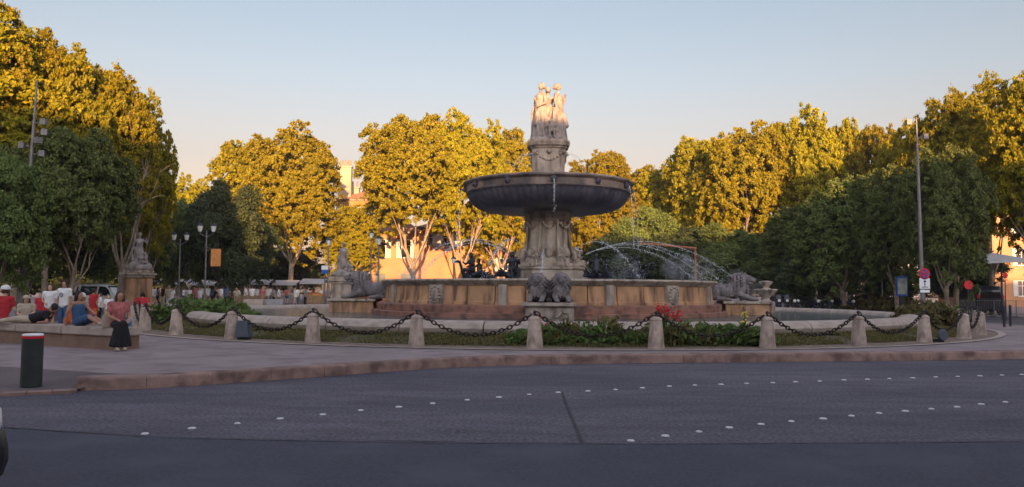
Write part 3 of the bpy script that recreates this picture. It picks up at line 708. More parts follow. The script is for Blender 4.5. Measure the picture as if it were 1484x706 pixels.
# ------------------------------------------------------------------ granite posts and chains
mb = MB(); mb.lathe([(.225, 0), (.218, .05), (.155, .72), (.150, .735), (.160, .745), (.160, .765), (.148, .785), (.117, .815), (.063, .838), (.001, .845)], 20)
postme = mb.mesh('post', 35)
mb = MB(); mb.tube([(0, 0, .83), (0, 0, .93)], .028, 8); mb.ell((0, 0, .945), (.05, .05, .045), 10)
hookme = mb.mesh('hook', 60)
RP = 18.2; TH0 = -3.6
def chain_mesh():
    a = Vector((-RP * math.sin(R(5)) + .03, 0, .925)); b = Vector((RP * math.sin(R(5)) - .03, 0, .925)); sag = .60; W_ = b.x - a.x
    pts = []
    for i in range(400):
        u = i / 399; x = a.x + W_ * u; pts.append(Vector((x, 0, a.z - sag * (1 - (2 * u - 1) ** 2))))
    rs = resample(pts, .118); mb = MB()
    for k in range(len(rs) - 1):
        p, q = rs[k], rs[k + 1]; d = (q - p).normalized(); c = (p + q) / 2
        side = Vector((0, 1, 0)) if k % 2 else d.cross(Vector((0, 1, 0)))
        loop = [c + d * (.080 * math.cos(t)) + side * (.046 * math.sin(t)) for t in [i * 2 * math.pi / 10 for i in range(11)]]
        mb.tube(loop, .017, 5, caps=False)
    return mb.mesh('chain', 80)
chme = chain_mesh()
ks = list(range(-7, 9))
for i, k in enumerate(ks):
    th = TH0 + k * 10; e = empty('chain_post', pol(th, RP, PAVE), R(th) + i * 1.3); 
    tag(e, f'granite chain post with domed cap, {ordw(i)} from the left round the fountain lawn', 'post', 'granite posts round the fountain')
    link('shaft', postme, 'granite', e); link('hook', hookme, 'iron', e)
    random.seed(i); e.rotation_euler.x = random.uniform(-.012, .012)
    if k != ks[-1]:
        o = link('chain', chme, 'chain', None, pol(th + 5, RP * math.cos(R(5)), PAVE), R(th + 5))
        tag(o, f'heavy rusty chain sagging between the {ordw(i)} and {ordw(i + 1)} granite posts from the left', 'chain', 'chains between the granite posts')
# ------------------------------------------------------------------ trees
def leaves_mesh(name, pos, size, seed=0, elong=1.5, out=.8):
    """many small folded leaf faces: pos (n,3), size (n,)"""
    rng = np.random.default_rng(seed); n = len(pos)
    nrm = rng.normal(size=(n, 3)); q0 = pos - pos.mean(0); q0 /= np.linalg.norm(q0, axis=1)[:, None] + 1e-6; nrm = nrm * .75 + q0 * np.array([1, 1, .5]) * out + np.array([0, 0, .25]); nrm /= np.linalg.norm(nrm, axis=1)[:, None]
    t = rng.normal(size=(n, 3)); t -= nrm * (t * nrm).sum(1)[:, None]; t /= np.linalg.norm(t, axis=1)[:, None]; b = np.cross(nrm, t)
    s = size[:, None]
    v = np.stack([pos - t * s * .5 * elong, pos + b * s * .5 + nrm * s * .12, pos + t * s * .5 * elong, pos - b * s * .5 + nrm * s * .12], axis=1).reshape(-1, 3)
    me = bpy.data.meshes.new(name); me.vertices.add(4 * n); me.vertices.foreach_set('co', v.astype(np.float32).ravel())
    me.loops.add(4 * n); me.loops.foreach_set('vertex_index', np.arange(4 * n, dtype=np.int32))
    me.polygons.add(n); me.polygons.foreach_set('loop_start', np.arange(0, 4 * n, 4, dtype=np.int32)); me.polygons.foreach_set('loop_total', np.full(n, 4, dtype=np.int32))
    at_ = me.attributes.new('tint', 'FLOAT', 'FACE'); at_.data.foreach_set('value', np.clip(rng.beta(1.4, 1.9, n) , 0, 1).astype(np.float32))
    me.update(); me.validate(); return me
def crown_points(rng, H, W, zb, nlobe, nclump, per, flame=1.35, clump=.5):
    """clumps of leaves on the outside of upright lobes; returns points and lobe centres"""
    lobes = []; zc = (H + zb) / 2; hz = (H - zb) / 2
    for i in range(nlobe):
        u = (i + .5) / nlobe; z = 1 - 1.75 * u; a = i * 2.399963 + rng.uniform(-.4, .4); rr = math.sqrt(max(0, 1 - z * z)); q = rng.uniform(.60, .90)
        c = np.array([rr * math.cos(a) * W / 2 * q, rr * math.sin(a) * W / 2 * q, zc + z * hz * q])
        r = rng.uniform(.19, .30) * W / 2 * (1.0 if z > -.3 else .9); lobes.append((c, r, r * rng.uniform(flame * .8, flame * 1.25)))
    lobes.append((np.array([0, 0, zc]), W * .27, hz * .66))
    w_ = np.array([l[1] ** 2 for l in lobes]); w_ /= w_.sum(); pts = []
    for (c, r, rz), ww in zip(lobes, w_):
        m = max(6, int(nclump * ww))
        d = rng.normal(size=(m, 3)); d /= np.linalg.norm(d, axis=1)[:, None]; d[:, 2] = np.where(rng.random(m) < .6, np.abs(d[:, 2]), d[:, 2])
        k = rng.uniform(.72, 1.08, m)[:, None]
        cc = c + d * k * np.array([r, r, rz])
        cs = rng.uniform(.55, 1.25, m) * clump
        p = cc[:, None, :] + rng.normal(size=(m, per, 3)) * cs[:, None, None] * np.array([.55, .55, .38])
        pts.append(p.reshape(-1, 3))
    p = np.concatenate(pts); p = p[p[:, 2] > zb * .75]
    return p, lobes
def trunk_mb(rng, lobes, H, zfork, r0, spread=1.0):
    """trunk that forks two or three times; every limb bends, thins and splits again"""
    mb = MB(); lean = rng.uniform(-.35, .35, 2); ls = lobes[:-1]
    top = Vector((lean[0], lean[1], zfork))
    mb.tube([(0, 0, -.1), (0, 0, .15), (lean[0] * .15, lean[1] * .15, zfork * .35), (lean[0] * .7, lean[1] * .7, zfork * .75), top], [r0 * 1.6, r0 * 1.15, r0, r0 * .93, r0 * .9], 12)
    up = [l for l in ls if l[0][2] > zfork + 1.5]; groups = {}
    for l in up: groups.setdefault(int(((math.atan2(l[0][1], l[0][0]) + math.pi) / (2 * math.pi) * 5) % 5), []).append(l)
    for gi, g in groups.items():
        c = Vector(np.mean([l[0] for l in g], axis=0)); s_ = top + Vector((0, 0, -rng.uniform(0, 1.0))); L_ = (c - s_).length
        out = Vector((c.x, c.y, 0)); k1 = s_ + out * rng.uniform(.28, .42) + Vector((0, 0, (c.z - s_.z) * .22)); k2 = s_ + out * .62 + Vector((rng.uniform(-.4, .4), rng.uniform(-.4, .4), (c.z - s_.z) * .58)); k3 = s_.lerp(c, .9) + Vector((rng.uniform(-.3, .3), rng.uniform(-.3, .3), .3))
        rr = r0 * rng.uniform(.42, .62); mb.tube([s_, s_.lerp(k1, .5) + Vector((0, 0, -.05)), k1, k2, k3], [rr, rr * .85, rr * .72, rr * .5, rr * .3], 9)
        for l in g:
            e = Vector(l[0]); b0 = k1.lerp(k2, rng.uniform(0, 1)) if rng.random() < .5 else k2.lerp(k3, rng.uniform(0, .9)); m = b0.lerp(e, .5) + Vector((rng.uniform(-.5, .5), rng.uniform(-.5, .5), rng.uniform(-.1, .6)))
            mb.tube([b0, m, e], [rr * .38, rr * .24, rr * .08], 7)
            for q in range(2):
                a_ = m.lerp(e, rng.random()); mb.tube([a_, a_ + Vector((rng.uniform(-1, 1), rng.uniform(-1, 1), rng.uniform(.1, 1))) * l[1] * .8], [rr * .14, rr * .05], 5)
    return mb
def tree_proto(seed, H, W, zb, zfork, r0, nlobe, nclump, per, leaf, lm, bark, flame=1.35, clump=.5):
    rng = np.random.default_rng(seed); p, lobes = crown_points(rng, H, W, zb, nlobe, nclump, per, flame, clump)
    cm = leaves_mesh('crown', p, rng.uniform(.7, 1.3, len(p)) * leaf, seed)
    cm.materials.append(LM[lm]); tm = trunk_mb(rng, lobes, H, zfork, r0).mesh('trunk', 60); tm.materials.append(M[bark])
    return dict(H=H, W=W, crown=cm, trunk=tm)
PR = dict(
    far=[tree_proto(s, 19, 13.5, 3.6, 4.6, .34, 34, 2100, 46, .205, 'plane', 'bark', 1.8, .36) for s in (1, 2, 3, 4)],
    wide=[tree_proto(s, 20, 16, 6.6, 4.4, .34, 40, 2300, 46, .21, 'plane', 'bark', 1.4, .38) for s in (11, 12)],
    near=[tree_proto(s, 15, 11, 3.9, 3.4, .28, 36, 2700, 48, .145, 'plane', 'bark', 1.7, .27) for s in (21, 22, 23)],
    shade=[tree_proto(s, 15, 11, 2.2, 3.0, .28, 30, 2000, 52, .16, 'green', 'bark', 1.9, .33) for s in (24, 25, 26, 27)],
    mid=[tree_proto(s, 8.5, 6.5, 2.3, 2.3, .12, 30, 2100, 46, .11, 'green', 'bark', 1.4, .22) for s in (51, 52)],
    low=[tree_proto(s, 10, 8, .7, 2.2, .2, 22, 1700, 50, .13, 'green', 'bark', 1.3, .36) for s in (31, 32)],
    dark=[tree_proto(s, 11, 8.5, .7, 2.2, .25, 18, 1300, 50, .15, 'dark', 'darkbark', 1.3, .45) for s in (41, 42)],
)
def H_(px, top, Z): return (HOR + (px - 742) * .006 - top) * Z / F + EYE - PAVE
def tree(kind, vi, px, Z, top, wpx, label, group, rz=None, ts=0.0):
    pr = PR[kind][vi % len(PR[kind])]; x = gx(px, Z); h = H_(px, top, Z); wd = wpx * Z / F
    e = empty({'far': 'plane_tree', 'near': 'plane_tree', 'shade': 'plane_tree', 'wide': 'plane_tree', 'low': 'young_tree', 'mid': 'young_tree', 'dark': 'evergreen_tree'}[kind], (x, Z, PAVE), (px * 1.7 + Z) % 6.28 if rz is None else rz)
    e.scale = (wd / pr['W'], wd / pr['W'], h / pr['H'] * .97); tag(e, label, 'tree', group)
    a = bpy.data.objects.new('trunk', pr['trunk']); COL.objects.link(a); a.parent = e; a.location = (Matrix.Rotation(-e.rotation_euler.z, 3, 'Z') @ Vector((ts, 0, 0)))
    b = bpy.data.objects.new('crown', pr['crown']); COL.objects.link(b); b.parent = e
    return e
G1 = 'tall plane trees at the left edge'; G2 = 'sunlit plane trees behind the fountain'; G3 = 'plane trees of the right-hand row'; G4 = 'shaded trees in front of the right-hand row'; G5 = 'shaded trees below the left planes'; G6 = 'dark filler trees added across the square'
T = [
 ('near', 0, -60, 42, 12, 330, 'huge golden-topped plane tree cut by the left frame edge', G1),
 ('near', 1, 20, 43, 34, 200, 'golden-topped plane tree behind the tall floodlight mast', G1),
 ('near', 2, 85, 44, 72, 175, 'golden-topped plane tree between the floodlight mast and the white van', G1),
 ('near', 0, 150, 46, 103, 150, 'plane tree with sunlit upper half standing above the white van', G1),
 ('near', 1, 198, 50, 163, 104, 'sunlit plane tree right above the left statue', G1),
 ('near', 2, 216, 56, 222, 60, 'last plane tree on the sloping right side of the left group', G1),
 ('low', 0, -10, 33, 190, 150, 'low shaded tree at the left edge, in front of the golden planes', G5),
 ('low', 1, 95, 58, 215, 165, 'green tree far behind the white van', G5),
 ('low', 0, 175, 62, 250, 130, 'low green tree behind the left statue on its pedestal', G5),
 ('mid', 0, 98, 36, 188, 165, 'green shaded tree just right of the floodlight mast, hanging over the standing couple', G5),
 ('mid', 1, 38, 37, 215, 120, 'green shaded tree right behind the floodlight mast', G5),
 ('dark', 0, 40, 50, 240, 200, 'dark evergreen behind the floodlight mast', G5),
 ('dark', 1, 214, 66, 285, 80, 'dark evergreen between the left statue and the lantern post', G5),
 ('far', 0, 275, 95, 264, 110, 'small golden plane tree in the dip between the left and middle groups', G2),
 ('dark', 0, 322, 70, 258, 125, 'dark evergreen in front of the golden planes, above the orange banner', G5),
 ('dark', 1, 352, 76, 300, 95, 'smaller dark evergreen just right of the orange banner', G5),
 ('low', 1, 262, 72, 300, 80, 'green shaded tree behind the two lanterns', G5),
 ('far', 1, 360, 90, 206, 140, 'golden plane tree on the left shoulder of the middle group', G2),
 ('far', 2, 420, 88, 186, 150, 'tallest golden plane tree left of the chimney', G2),
 ('far', 3, 507, 92, 300, 90, 'lower golden plane tree below the chimney', G2),
 ('wide', 0, 598, 86, 167, 180, 'broad golden plane tree with pale forked limbs before the orange house', G2),
 ('wide', 1, 672, 87, 178, 130, 'golden plane tree grown into the right side of the broad one', G2),
 ('far', 3, 728, 92, 196, 120, 'golden plane tree between the broad tree and the fountain statues', G2),
 ('far', 0, 775, 98, 235, 90, 'golden plane tree hidden behind the fountain bowl', G2),
 ('far', 3, 868, 94, 224, 120, 'golden plane tree just right of the upper pedestal', G2),
 ('far', 2, 925, 98, 240, 110, 'low golden plane tree right of the bowl edge', G3),
 ('far', 0, 975, 94, 236, 110, 'golden plane tree second to the right of the bowl', G3),
 ('far', 1, 1022, 86, 198, 125, 'golden plane tree above the brown mast arm', G3),
 ('far', 2, 1075, 80, 184, 130, 'golden plane tree right of the mast arm, reaching far down', G3),
 ('far', 3, 1128, 80, 180, 120, 'golden plane tree above the right-side lions', G3),
 ('far', 0, 1182, 78, 166, 120, 'tall golden plane tree above the parked motorcycles', G3),
 ('far', 1, 1226, 76, 170, 70, 'narrow pointed plane tree with golden tip', G3),
 ('far', 3, 1272, 74, 184, 95, 'golden-tipped plane tree left of the right-hand mast', G3),
 ('near', 2, 1318, 66, 180, 90, 'thin see-through plane tree behind the right-hand mast', G3),
 ('near', 0, 1385, 55, 138, 130, 'big plane tree right of the right-hand mast with sunlit head', G3),
 ('near', 1, 1436, 57, 134, 120, 'big plane tree above the white awning', G3),
 ('near', 2, 1515, 48, 108, 170, 'tallest plane tree cut by the right frame edge', G3),
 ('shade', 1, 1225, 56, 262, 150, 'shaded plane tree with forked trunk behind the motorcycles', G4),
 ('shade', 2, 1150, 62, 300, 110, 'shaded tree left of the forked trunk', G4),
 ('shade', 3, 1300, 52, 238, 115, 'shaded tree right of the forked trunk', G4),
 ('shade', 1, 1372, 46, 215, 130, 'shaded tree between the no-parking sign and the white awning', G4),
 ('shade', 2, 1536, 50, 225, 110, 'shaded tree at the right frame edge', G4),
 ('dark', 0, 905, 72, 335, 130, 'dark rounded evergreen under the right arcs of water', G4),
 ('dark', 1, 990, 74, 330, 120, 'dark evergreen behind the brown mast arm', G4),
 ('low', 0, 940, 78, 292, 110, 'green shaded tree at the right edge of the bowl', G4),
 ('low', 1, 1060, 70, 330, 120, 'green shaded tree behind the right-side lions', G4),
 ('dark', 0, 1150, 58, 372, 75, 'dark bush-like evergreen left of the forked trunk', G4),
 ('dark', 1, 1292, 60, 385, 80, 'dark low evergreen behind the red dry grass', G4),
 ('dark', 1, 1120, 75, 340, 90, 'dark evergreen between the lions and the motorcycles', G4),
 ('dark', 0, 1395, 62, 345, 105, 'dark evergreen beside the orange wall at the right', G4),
 ('dark', 1, 1252, 84, 372, 90, 'added dark rounded shrub hiding bright wall left of the shaded cream house', G6),  # two dark shrubs added to cover sunlit house wall in the gap
 ('dark', 0, 1212, 90, 380, 70, 'added dark low shrub hiding bright wall between the gold-lit and shaded cream houses', G6),
]
for i, (k, v, px, Z, top, wp, lab, grp) in enumerate(T): tree(k, v, px, Z, top, wp, lab, grp, None, {85: -1.2, 150: 1.7, 198: .6}.get(px, 0.0))
for i, px in enumerate(range(-60, 460, 44)):  # dark fill added for the gloom under the crowns
    tree('dark' if i % 3 else 'low', i, px, 104 + (i * 37 % 9), 350 + (i * 53 % 22), 110, f'added dark filler tree behind the crowd and stalls, {ordw(i)} from the left', G6)
for i, px in enumerate(range(1000, 1440, 55)):  # same added dark backing below the right-hand crowns
    tree('dark', i, px, 104 + (i * 37 % 9), 345 + (i * 53 % 26), 105, f'added dark filler tree at the back of the right half, {ordw(i)} from the left', G6)

# ------------------------------------------------------------------ low planting
def foliage(name, c, r, n, leaf, lm, lab, cat, seed, h=.5, elong=1.6, blades=0, kind=None):
    """c centre, r (rx, ry): low bed of leaves, with upright blades"""
    rng = np.random.default_rng(seed); k = max(12, n // 40); cc = rng.uniform(-1, 1, (k, 2)); hh = h * (.3 + 1.1 * rng.beta(1.2, 2.5, k)) * np.clip(1.25 - np.abs(cc[:, 0]) * .7, .3, 1)
    idx = rng.integers(0, k, n); p = np.zeros((n, 3)); u = rng.random(n)
    p[:, 0] = c[0] + cc[idx, 0] * r[0] + rng.normal(size=n) * .11; p[:, 1] = c[1] + cc[idx, 1] * r[1] + rng.normal(size=n) * .11; p[:, 2] = c[2] + u * hh[idx]
    me = leaves_mesh(name, p, rng.uniform(.7, 1.3, n) * leaf, seed, elong); me.materials.append(LM[lm])
    o = bpy.data.objects.new(name, me); COL.objects.link(o); tag(o, lab, cat, kind=kind); return o
def blade_mb(mb, c, L_, w_, a, lean, seg=4):
    d = Vector((math.cos(a), math.sin(a), 0)); s_ = Vector((-d.y, d.x, 0)); vs = []
    for i in range(seg + 1):
        t = i / seg; p = Vector(c) + d * (lean * L_ * t * t) + Vector((0, 0, L_ * t * (1 - .35 * lean * t))); ww = w_ * (1 - t) ** .6 * (.6 + .4 * math.sin(t * 3)) if i < seg else 0.002
        vs += [p - s_ * ww / 2, p + s_ * ww / 2]
    mb.add(vs, [(2 * i, 2 * i + 1, 2 * i + 3, 2 * i + 2) for i in range(seg)])
# lawn grass: many blades, one stuff object
rng = np.random.default_rng(5); n = 60000
th = rng.uniform(R(-75), R(75), n); rr = rng.uniform(16.3, 17.8, n)
patch = np.sin(th * 23) * .5 + np.sin(th * 57 + 1.3) * .3 + rng.normal(size=n) * .35; keep = patch > -.15; th, rr = th[keep], rr[keep]
zz = np.interp(rr, [15.9, 17.75], [.52, PAVE + .012]); pos = np.stack([CX + rr * np.sin(th), CY - rr * np.cos(th), zz + .03], 1)
me = leaves_mesh('lawn_grass', pos, rng.uniform(.016, .042, len(pos)), 6, 2.8, .1); me.materials.append(LM['straw'])
o = bpy.data.objects.new('lawn_grass', me); COL.objects.link(o); tag(o, 'patchy dry lawn grass between the posts and the basin rim', 'grass', kind='stuff')
pl = lambda px, Z, z=.30: Vector((gx(px, Z), Z, z))
foliage('flower_bed_plants', pl(845, 22.3), (2.0, .4), 7000, .075, 'plant', 'low green bedding plants in front of the front lions, left of the red cannas', 'plants', 1, .46, 2.6, kind='stuff')
foliage('flower_bed_plants', pl(1030, 22.5), (1.55, .4), 6500, .08, 'plant', 'low green bedding plants right of the red cannas', 'plants', 2, .52, 2.6, kind='stuff')
foliage('flower_bed_plants', pl(298, 33, .3), (2.0, 1.0), 9000, .16, 'plant', 'green shrubs and tall plants beside the left end of the basin', 'plants', 3, .95, kind='stuff')
foliage('tall_grass_tufts', pl(900, 22.2), (2.6, .3), 2600, .07, 'straw', 'thin pale grass tufts growing among the bedding plants before the fountain', 'grass', 14, .6, 4.5, kind='stuff')
foliage('dry_grass_clump', pl(1345, 34, .25), (1.25, .6), 8000, .11, 'straw', 'yellow-green tall grass clump right of the basin end', 'plant', 4, .95, 3.2)
foliage('reddish_grass_clump', pl(1278, 56, .25), (2.6, .8), 3500, .2, 'straw', 'brownish dry grass behind the right end of the basin', 'plant', 5, 1.2, 2.6)
foliage('potted_shrub', pl(1348, 45, .25), (1.5, .5), 3000, .18, 'green', 'low shrub behind the yellow-green grass at the right', 'plant', 6, .9)
mb = MB(); random.seed(2); c = pl(820, 22.4, .35)
for i in range(46): blade_mb(mb, c + Vector((random.gauss(0, .07), random.gauss(0, .07), 0)), random.uniform(.5, 1.05), .075, random.uniform(0, 6.28), random.uniform(.1, .95))
o = mb.build('spiky_plant', LM['straw']); tag(o, 'spiky yucca-like plant in front of the lion plinth', 'plant')
def canna(px, Z, h, m, lab, seed, n=5):
    e = empty('canna_plant', pl(px, Z, .3)); tag(e, lab, 'flower', 'canna flowers in front of the fountain'); random.seed(seed)
    mb = MB(); fl = MB()
    for i in range(n):
        a = random.uniform(0, 6.28); r = random.uniform(0, .28); b = Vector((r * math.cos(a), r * math.sin(a), 0)); hh = h * random.uniform(.75, 1)
        mb.tube([b, b + Vector((.03, 0, hh * .5)), b + Vector((.05, 0, hh))], [.014, .012, .008], 5)
        for j in range(5): blade_mb(mb, b + Vector((0, 0, hh * .15 * j)), .42, .12, random.uniform(0, 6.28), .7)
        for j in range(16):
            q = b + Vector((.05 + random.gauss(0, .05), random.gauss(0, .05), hh + random.gauss(.0, .085)))
            fl.ell(q, (.030, .024, .013), 6, Euler((random.random() * 3, random.random() * 3, 0)).to_matrix())
    mb.build('stems', LM['plant'], e); fl.build('petals', m, e)
for i, (px, h, m, lab, n) in enumerate(((952, .95, 'petal', 'red cannas in full flower, left clump of the two beside the middle post', 5), (978, .80, 'petal', 'lower red cannas, right clump of the two', 4), (787, .62, 'petal', 'single small red canna in front of the left front lion', 2), (1062, .85, 'petaly', 'pale yellow canna right of the red cannas', 1), (1076, .70, 'petaly', 'shorter yellow canna beside the right plinth', 1))):
    canna(px, 22.5, h, m, lab, 20 + i, n)

# ------------------------------------------------------------------ buildings
def house(name, x0, x1, Y, depth, h, floors, ncol, wallm, label, skip=(), roof=2.2, chim=(), shut=True, doors=(), sill=True, door_h=2.6, grp=None, merge=False):
    e = empty(name, ((x0 + x1) / 2, Y, PAVE)); tag(e, label, 'building', grp); W_ = x1 - x0; fh = h / floors
    # wall with real openings: front built as grid of pieces
    xs = [-W_ / 2]; cols = [(-W_ / 2 + W_ * (c + .5) / ncol) for c in range(ncol)]; ww = 1.15
    mb = MB(); cuts = {}
    for c in cols: xs += [c - ww / 2, c + ww / 2]
    xs.append(W_ / 2); zs = [0]
    wins = []
    for f in range(floors):
        z0 = f * fh + fh * (.28 if f else .32); z1 = f * fh + fh * .82; zs += [z0, z1]
    zs.append(h)
    for i in range(len(xs) - 1):
        for j in range(len(zs) - 1):
            hole = i % 2 == 1 and j % 2 == 1
            if hole and (i // 2, j // 2) in skip: hole = False
            if hole:
                wins.append((xs[i], xs[i + 1], zs[j], zs[j + 1], (i // 2, j // 2)))
                for (a, b) in (((xs[i], zs[j]), (xs[i], zs[j + 1])), ((xs[i + 1], zs[j]), (xs[i + 1], zs[j + 1])), ((xs[i], zs[j]), (xs[i + 1], zs[j])), ((xs[i], zs[j + 1]), (xs[i + 1], zs[j + 1]))):
                    mb.add([(a[0], 0, a[1]), (b[0], 0, b[1]), (b[0], .25, b[1]), (a[0], .25, a[1])], [(0, 1, 2, 3)])
            else: mb.add([(xs[i], 0, zs[j]), (xs[i + 1], 0, zs[j]), (xs[i + 1], 0, zs[j + 1]), (xs[i], 0, zs[j + 1])], [(0, 1, 2, 3)])
    X = W_ / 2
    mb.add([(-X, 0, 0), (-X, 0, h), (-X, depth, h), (-X, depth, 0)], [(0, 1, 2, 3)]); mb.add([(X, 0, 0), (X, 0, h), (X, depth, h), (X, depth, 0)], [(3, 2, 1, 0)]); mb.add([(-X, depth, 0), (X, depth, 0), (X, depth, h), (-X, depth, h)], [(0, 1, 2, 3)])
    mb.build('wall', wallm, e)
    mb = MB(); mb.box((0, depth / 2, h + .09), (W_ + .5, depth + .5, .18)); mb.build('cornice', 'stone', e)
    r_ = MB(); o = .45; zr = h + .182
    r_.add([(-X - o, -o, zr), (X + o, -o, zr), (X + o, depth + o, zr), (-X - o, depth + o, zr), (-X + depth * .4, depth / 2, zr + roof), (X - depth * .4, depth / 2, zr + roof)], [(0, 1, 5, 4), (1, 2, 5), (2, 3, 4, 5), (3, 0, 4), (3, 2, 1, 0)])
    ro = r_.build('roof', 'tiles', e)
    for cx_, cy_, cw, ch, pots in chim:
        mb = MB(); mb.box((cx_, cy_, h + ch / 2), (cw, .9, ch)); mb.box((cx_, cy_, h + ch + .09), (cw + .2, 1.1, .18)); k = mb.build('chimney', 'plaster2', ro)  # paler plaster makes up for missing sun on the stack
        mb = MB()
        for q in range(pots): mb.lathe([(.13, 0), (.11, .7), (.14, .75)], 10, (cx_ - cw / 2 + cw * (q + .5) / pots, cy_, h + ch + .182))
        mb.build('chimney_pots', 'tiles', ro)
    if merge:
        g_ = MB()
        for (a, b, z0, z1, ij) in wins: g_.box(((a + b) / 2, .20, (z0 + z1) / 2), (b - a, .02, z1 - z0))
        o = g_.build('windows', 'glass', e); o['kind'] = 'stuff'; return e
    for (a, b, z0, z1, ij) in wins:
        if ij in doors:
            d = MB(); d.box(((a + b) / 2, .18, (z1 - .9 + .0) / 2 + .45), (ww - .02, .06, z1 - .02)); d.build('door', 'door', e); continue
        f_ = MB(); t = .07
        f_.box((a + t / 2, .16, (z0 + z1) / 2), (t, .08, z1 - z0)); f_.box((b - t / 2, .16, (z0 + z1) / 2), (t, .08, z1 - z0)); f_.box(((a + b) / 2, .16, (z0 + z1) / 2), (t * .8, .078, z1 - z0)); f_.box(((a + b) / 2, .162, z0 + t / 2), (b - a, .08, t)); f_.box(((a + b) / 2, .162, z1 - t / 2), (b - a, .08, t)); f_.box(((a + b) / 2, .162, z0 * .35 + z1 * .65), (b - a, .07, t * .7))
        fr = f_.build('window', 'white', e); g_ = MB(); g_.box(((a + b) / 2, .20, (z0 + z1) / 2), (b - a, .02, z1 - z0)); g_.build('pane', 'glass', fr)
        if sill: s2 = MB(); s2.box(((a + b) / 2, -.04, z0 - .05), (b - a + .3, .18, .10)); s2.build('sill', 'stone', fr)
        if shut:
            for sx in (-1, 1):
                s2 = MB(); cx2 = (a if sx < 0 else b) + sx * .30; s2.box((cx2, -.04, (z0 + z1) / 2), (.56, .05, z1 - z0))
                for q in range(9): s2.box((cx2, -.072, z0 + (z1 - z0) * (q + .5) / 9), (.46, .015, .08))
                s2.build('shutter', 'shutter', e)
    return e
ZB = 98
house('town_house', gx(474, ZB), gx(560, ZB), ZB + 4, 12, 12.8, 3, 3, 'plaster', 'ochre house with the tall chimney stack left of the broad golden tree', chim=((-2.75, 1.2, 1.7, 4.4, 5), (-2.2, 5.0, 1.2, 2.2, 2)), doors=((1, 0),))
house('town_house', gx(533, ZB - 3), gx(606, ZB - 3), ZB - 3, 5, 8.2, 2, 2, 'plaster3', 'bright orange two-storey house with white-framed windows behind the forked limbs', roof=1.6, doors=((0, 0), (1, 0)))
house('town_house', gx(606.5, ZB), gx(770, ZB), ZB, 12, 9.0, 3, 6, 'plaster3', 'long orange house front right of the forked tree', skip=((0, 1), (1, 1), (2, 1), (3, 1), (1, 0), (2, 0), (0, 0), (3, 0)), roof=2.0)
house('town_house', gx(800, 120), gx(1010, 120), 122, 12, 10, 3, 7, 'plaster2', 'cream house front hidden behind the trees right of the bowl', chim=((3, 3, 1.4, 2, 3),))
house('town_house', gx(1135, 112), gx(1215, 112), 112, 10, 8.5, 3, 4, 'plaster2', 'cream house lit gold, seen through a gap above the motorcycles')
house('town_house', gx(1232, 98), gx(1338, 98), 98, 10, 9.5, 3, 4, 'plaster2', 'shaded cream house behind the blue poster board')
house('town_house', gx(1440, 92), gx(1640, 92), 92, 12, 11, 3, 7, 'plaster3', 'deep orange wall house at the right frame edge', skip=((0, 0), (0, 1), (0, 2)))
# buildings across the road behind the camera: they cast the evening shade over the square
BL_ = [(-125, -99, 18.1), (-99, -73, 18.9), (-73, -47, 18.3), (-47, -28, 19.0), (-28, -11, 19.4), (-11, -5.5, 16.9), (-5.5, 14, 18.5), (14, 38, 18.7), (38, 64, 18.7), (64, 92, 18.4)]
for i, (xa, xb, hh) in enumerate(BL_):
    house('apartment_block', xa, xb - .15, -25, 12, hh - .8, 5, max(3, int((xb - xa) / 4.2)), 'plaster2' if i % 2 else 'plaster', f'five-storey stone apartment block across the road from the fountain, {ordw(i)} of the row', roof=.6, shut=False, sill=False, grp='apartment blocks across the road', merge=True).rotation_euler.z = math.pi
# ------------------------------------------------------------------ stone bench, bollard
bp = [ground(-60, 493.5), ground(0, 497), ground(60, 501), ground(120, 505), ground(165, 508)]
be = empty('stone_bench', (bp[-1].x, bp[-1].y, PAVE)); tag(be, 'long low stone bench wall with pale slabs on a brown plinth, people sitting on it', 'bench')
d = (bp[1] - bp[-1]); BL = 8.2; d.normalize(); nrm = Vector((d.y, -d.x, 0));
if nrm.y < 0: nrm = -nrm
BW = .80; BH = .53; ang = math.atan2(d.y, d.x)
o_ = Vector((0, 0, 0)); mb = MB(); c = d * BL / 2 + nrm * BW / 2
mb.box((c.x, c.y, .16), (BL - .12, BW - .14, .34), ang); mb.build('plinth', mat('brown_stone_plinth', (.24, .15, .105), .85, .2, 2, .5, 20, stain=((.13, .08, .06), 2, .6, .6)), be, bevel=.01)
mb = MB(); t = 0
for L_ in (2.15, 2.05, 2.1, 1.9):
    c = d * (t + L_ / 2) + nrm * BW / 2; mb.box((c.x, c.y, .43), (L_ - .02, BW, .20), ang); t += L_
mb.build('slabs', 'rim', be, bevel=.022)
def bench(u, v, z=0): q = bp[-1] + d * u + nrm * v; return Vector((q.x, q.y, PAVE + BH + z))
p = ground(45, 560, .06); e = empty('bollard', p); tag(e, 'thick dark round bollard with a red and white top band at the left', 'bollard')
p.z
rb = 14 / F * p.y
mb = MB(); mb.lathe([(rb, 0), (rb, .80), (rb * .97, .802)], 28); mb.build('post', mat('dark_green_paint', (.030, .036, .034), .5, .25, 6, .15, 30), e, smooth=40)
mb = MB(); mb.lathe([(rb * .97, .80), (rb * 1.03, .805), (rb * 1.03, .845), (rb * .97, .85)], 28); mb.build('red_band', 'red', e, smooth=30)
mb = MB(); mb.lathe([(rb * 1.0, .851), (rb * .99, .872), (rb * .85, .885), (.001, .888)], 28); mb.build('top_cap', 'white', e, smooth=30)

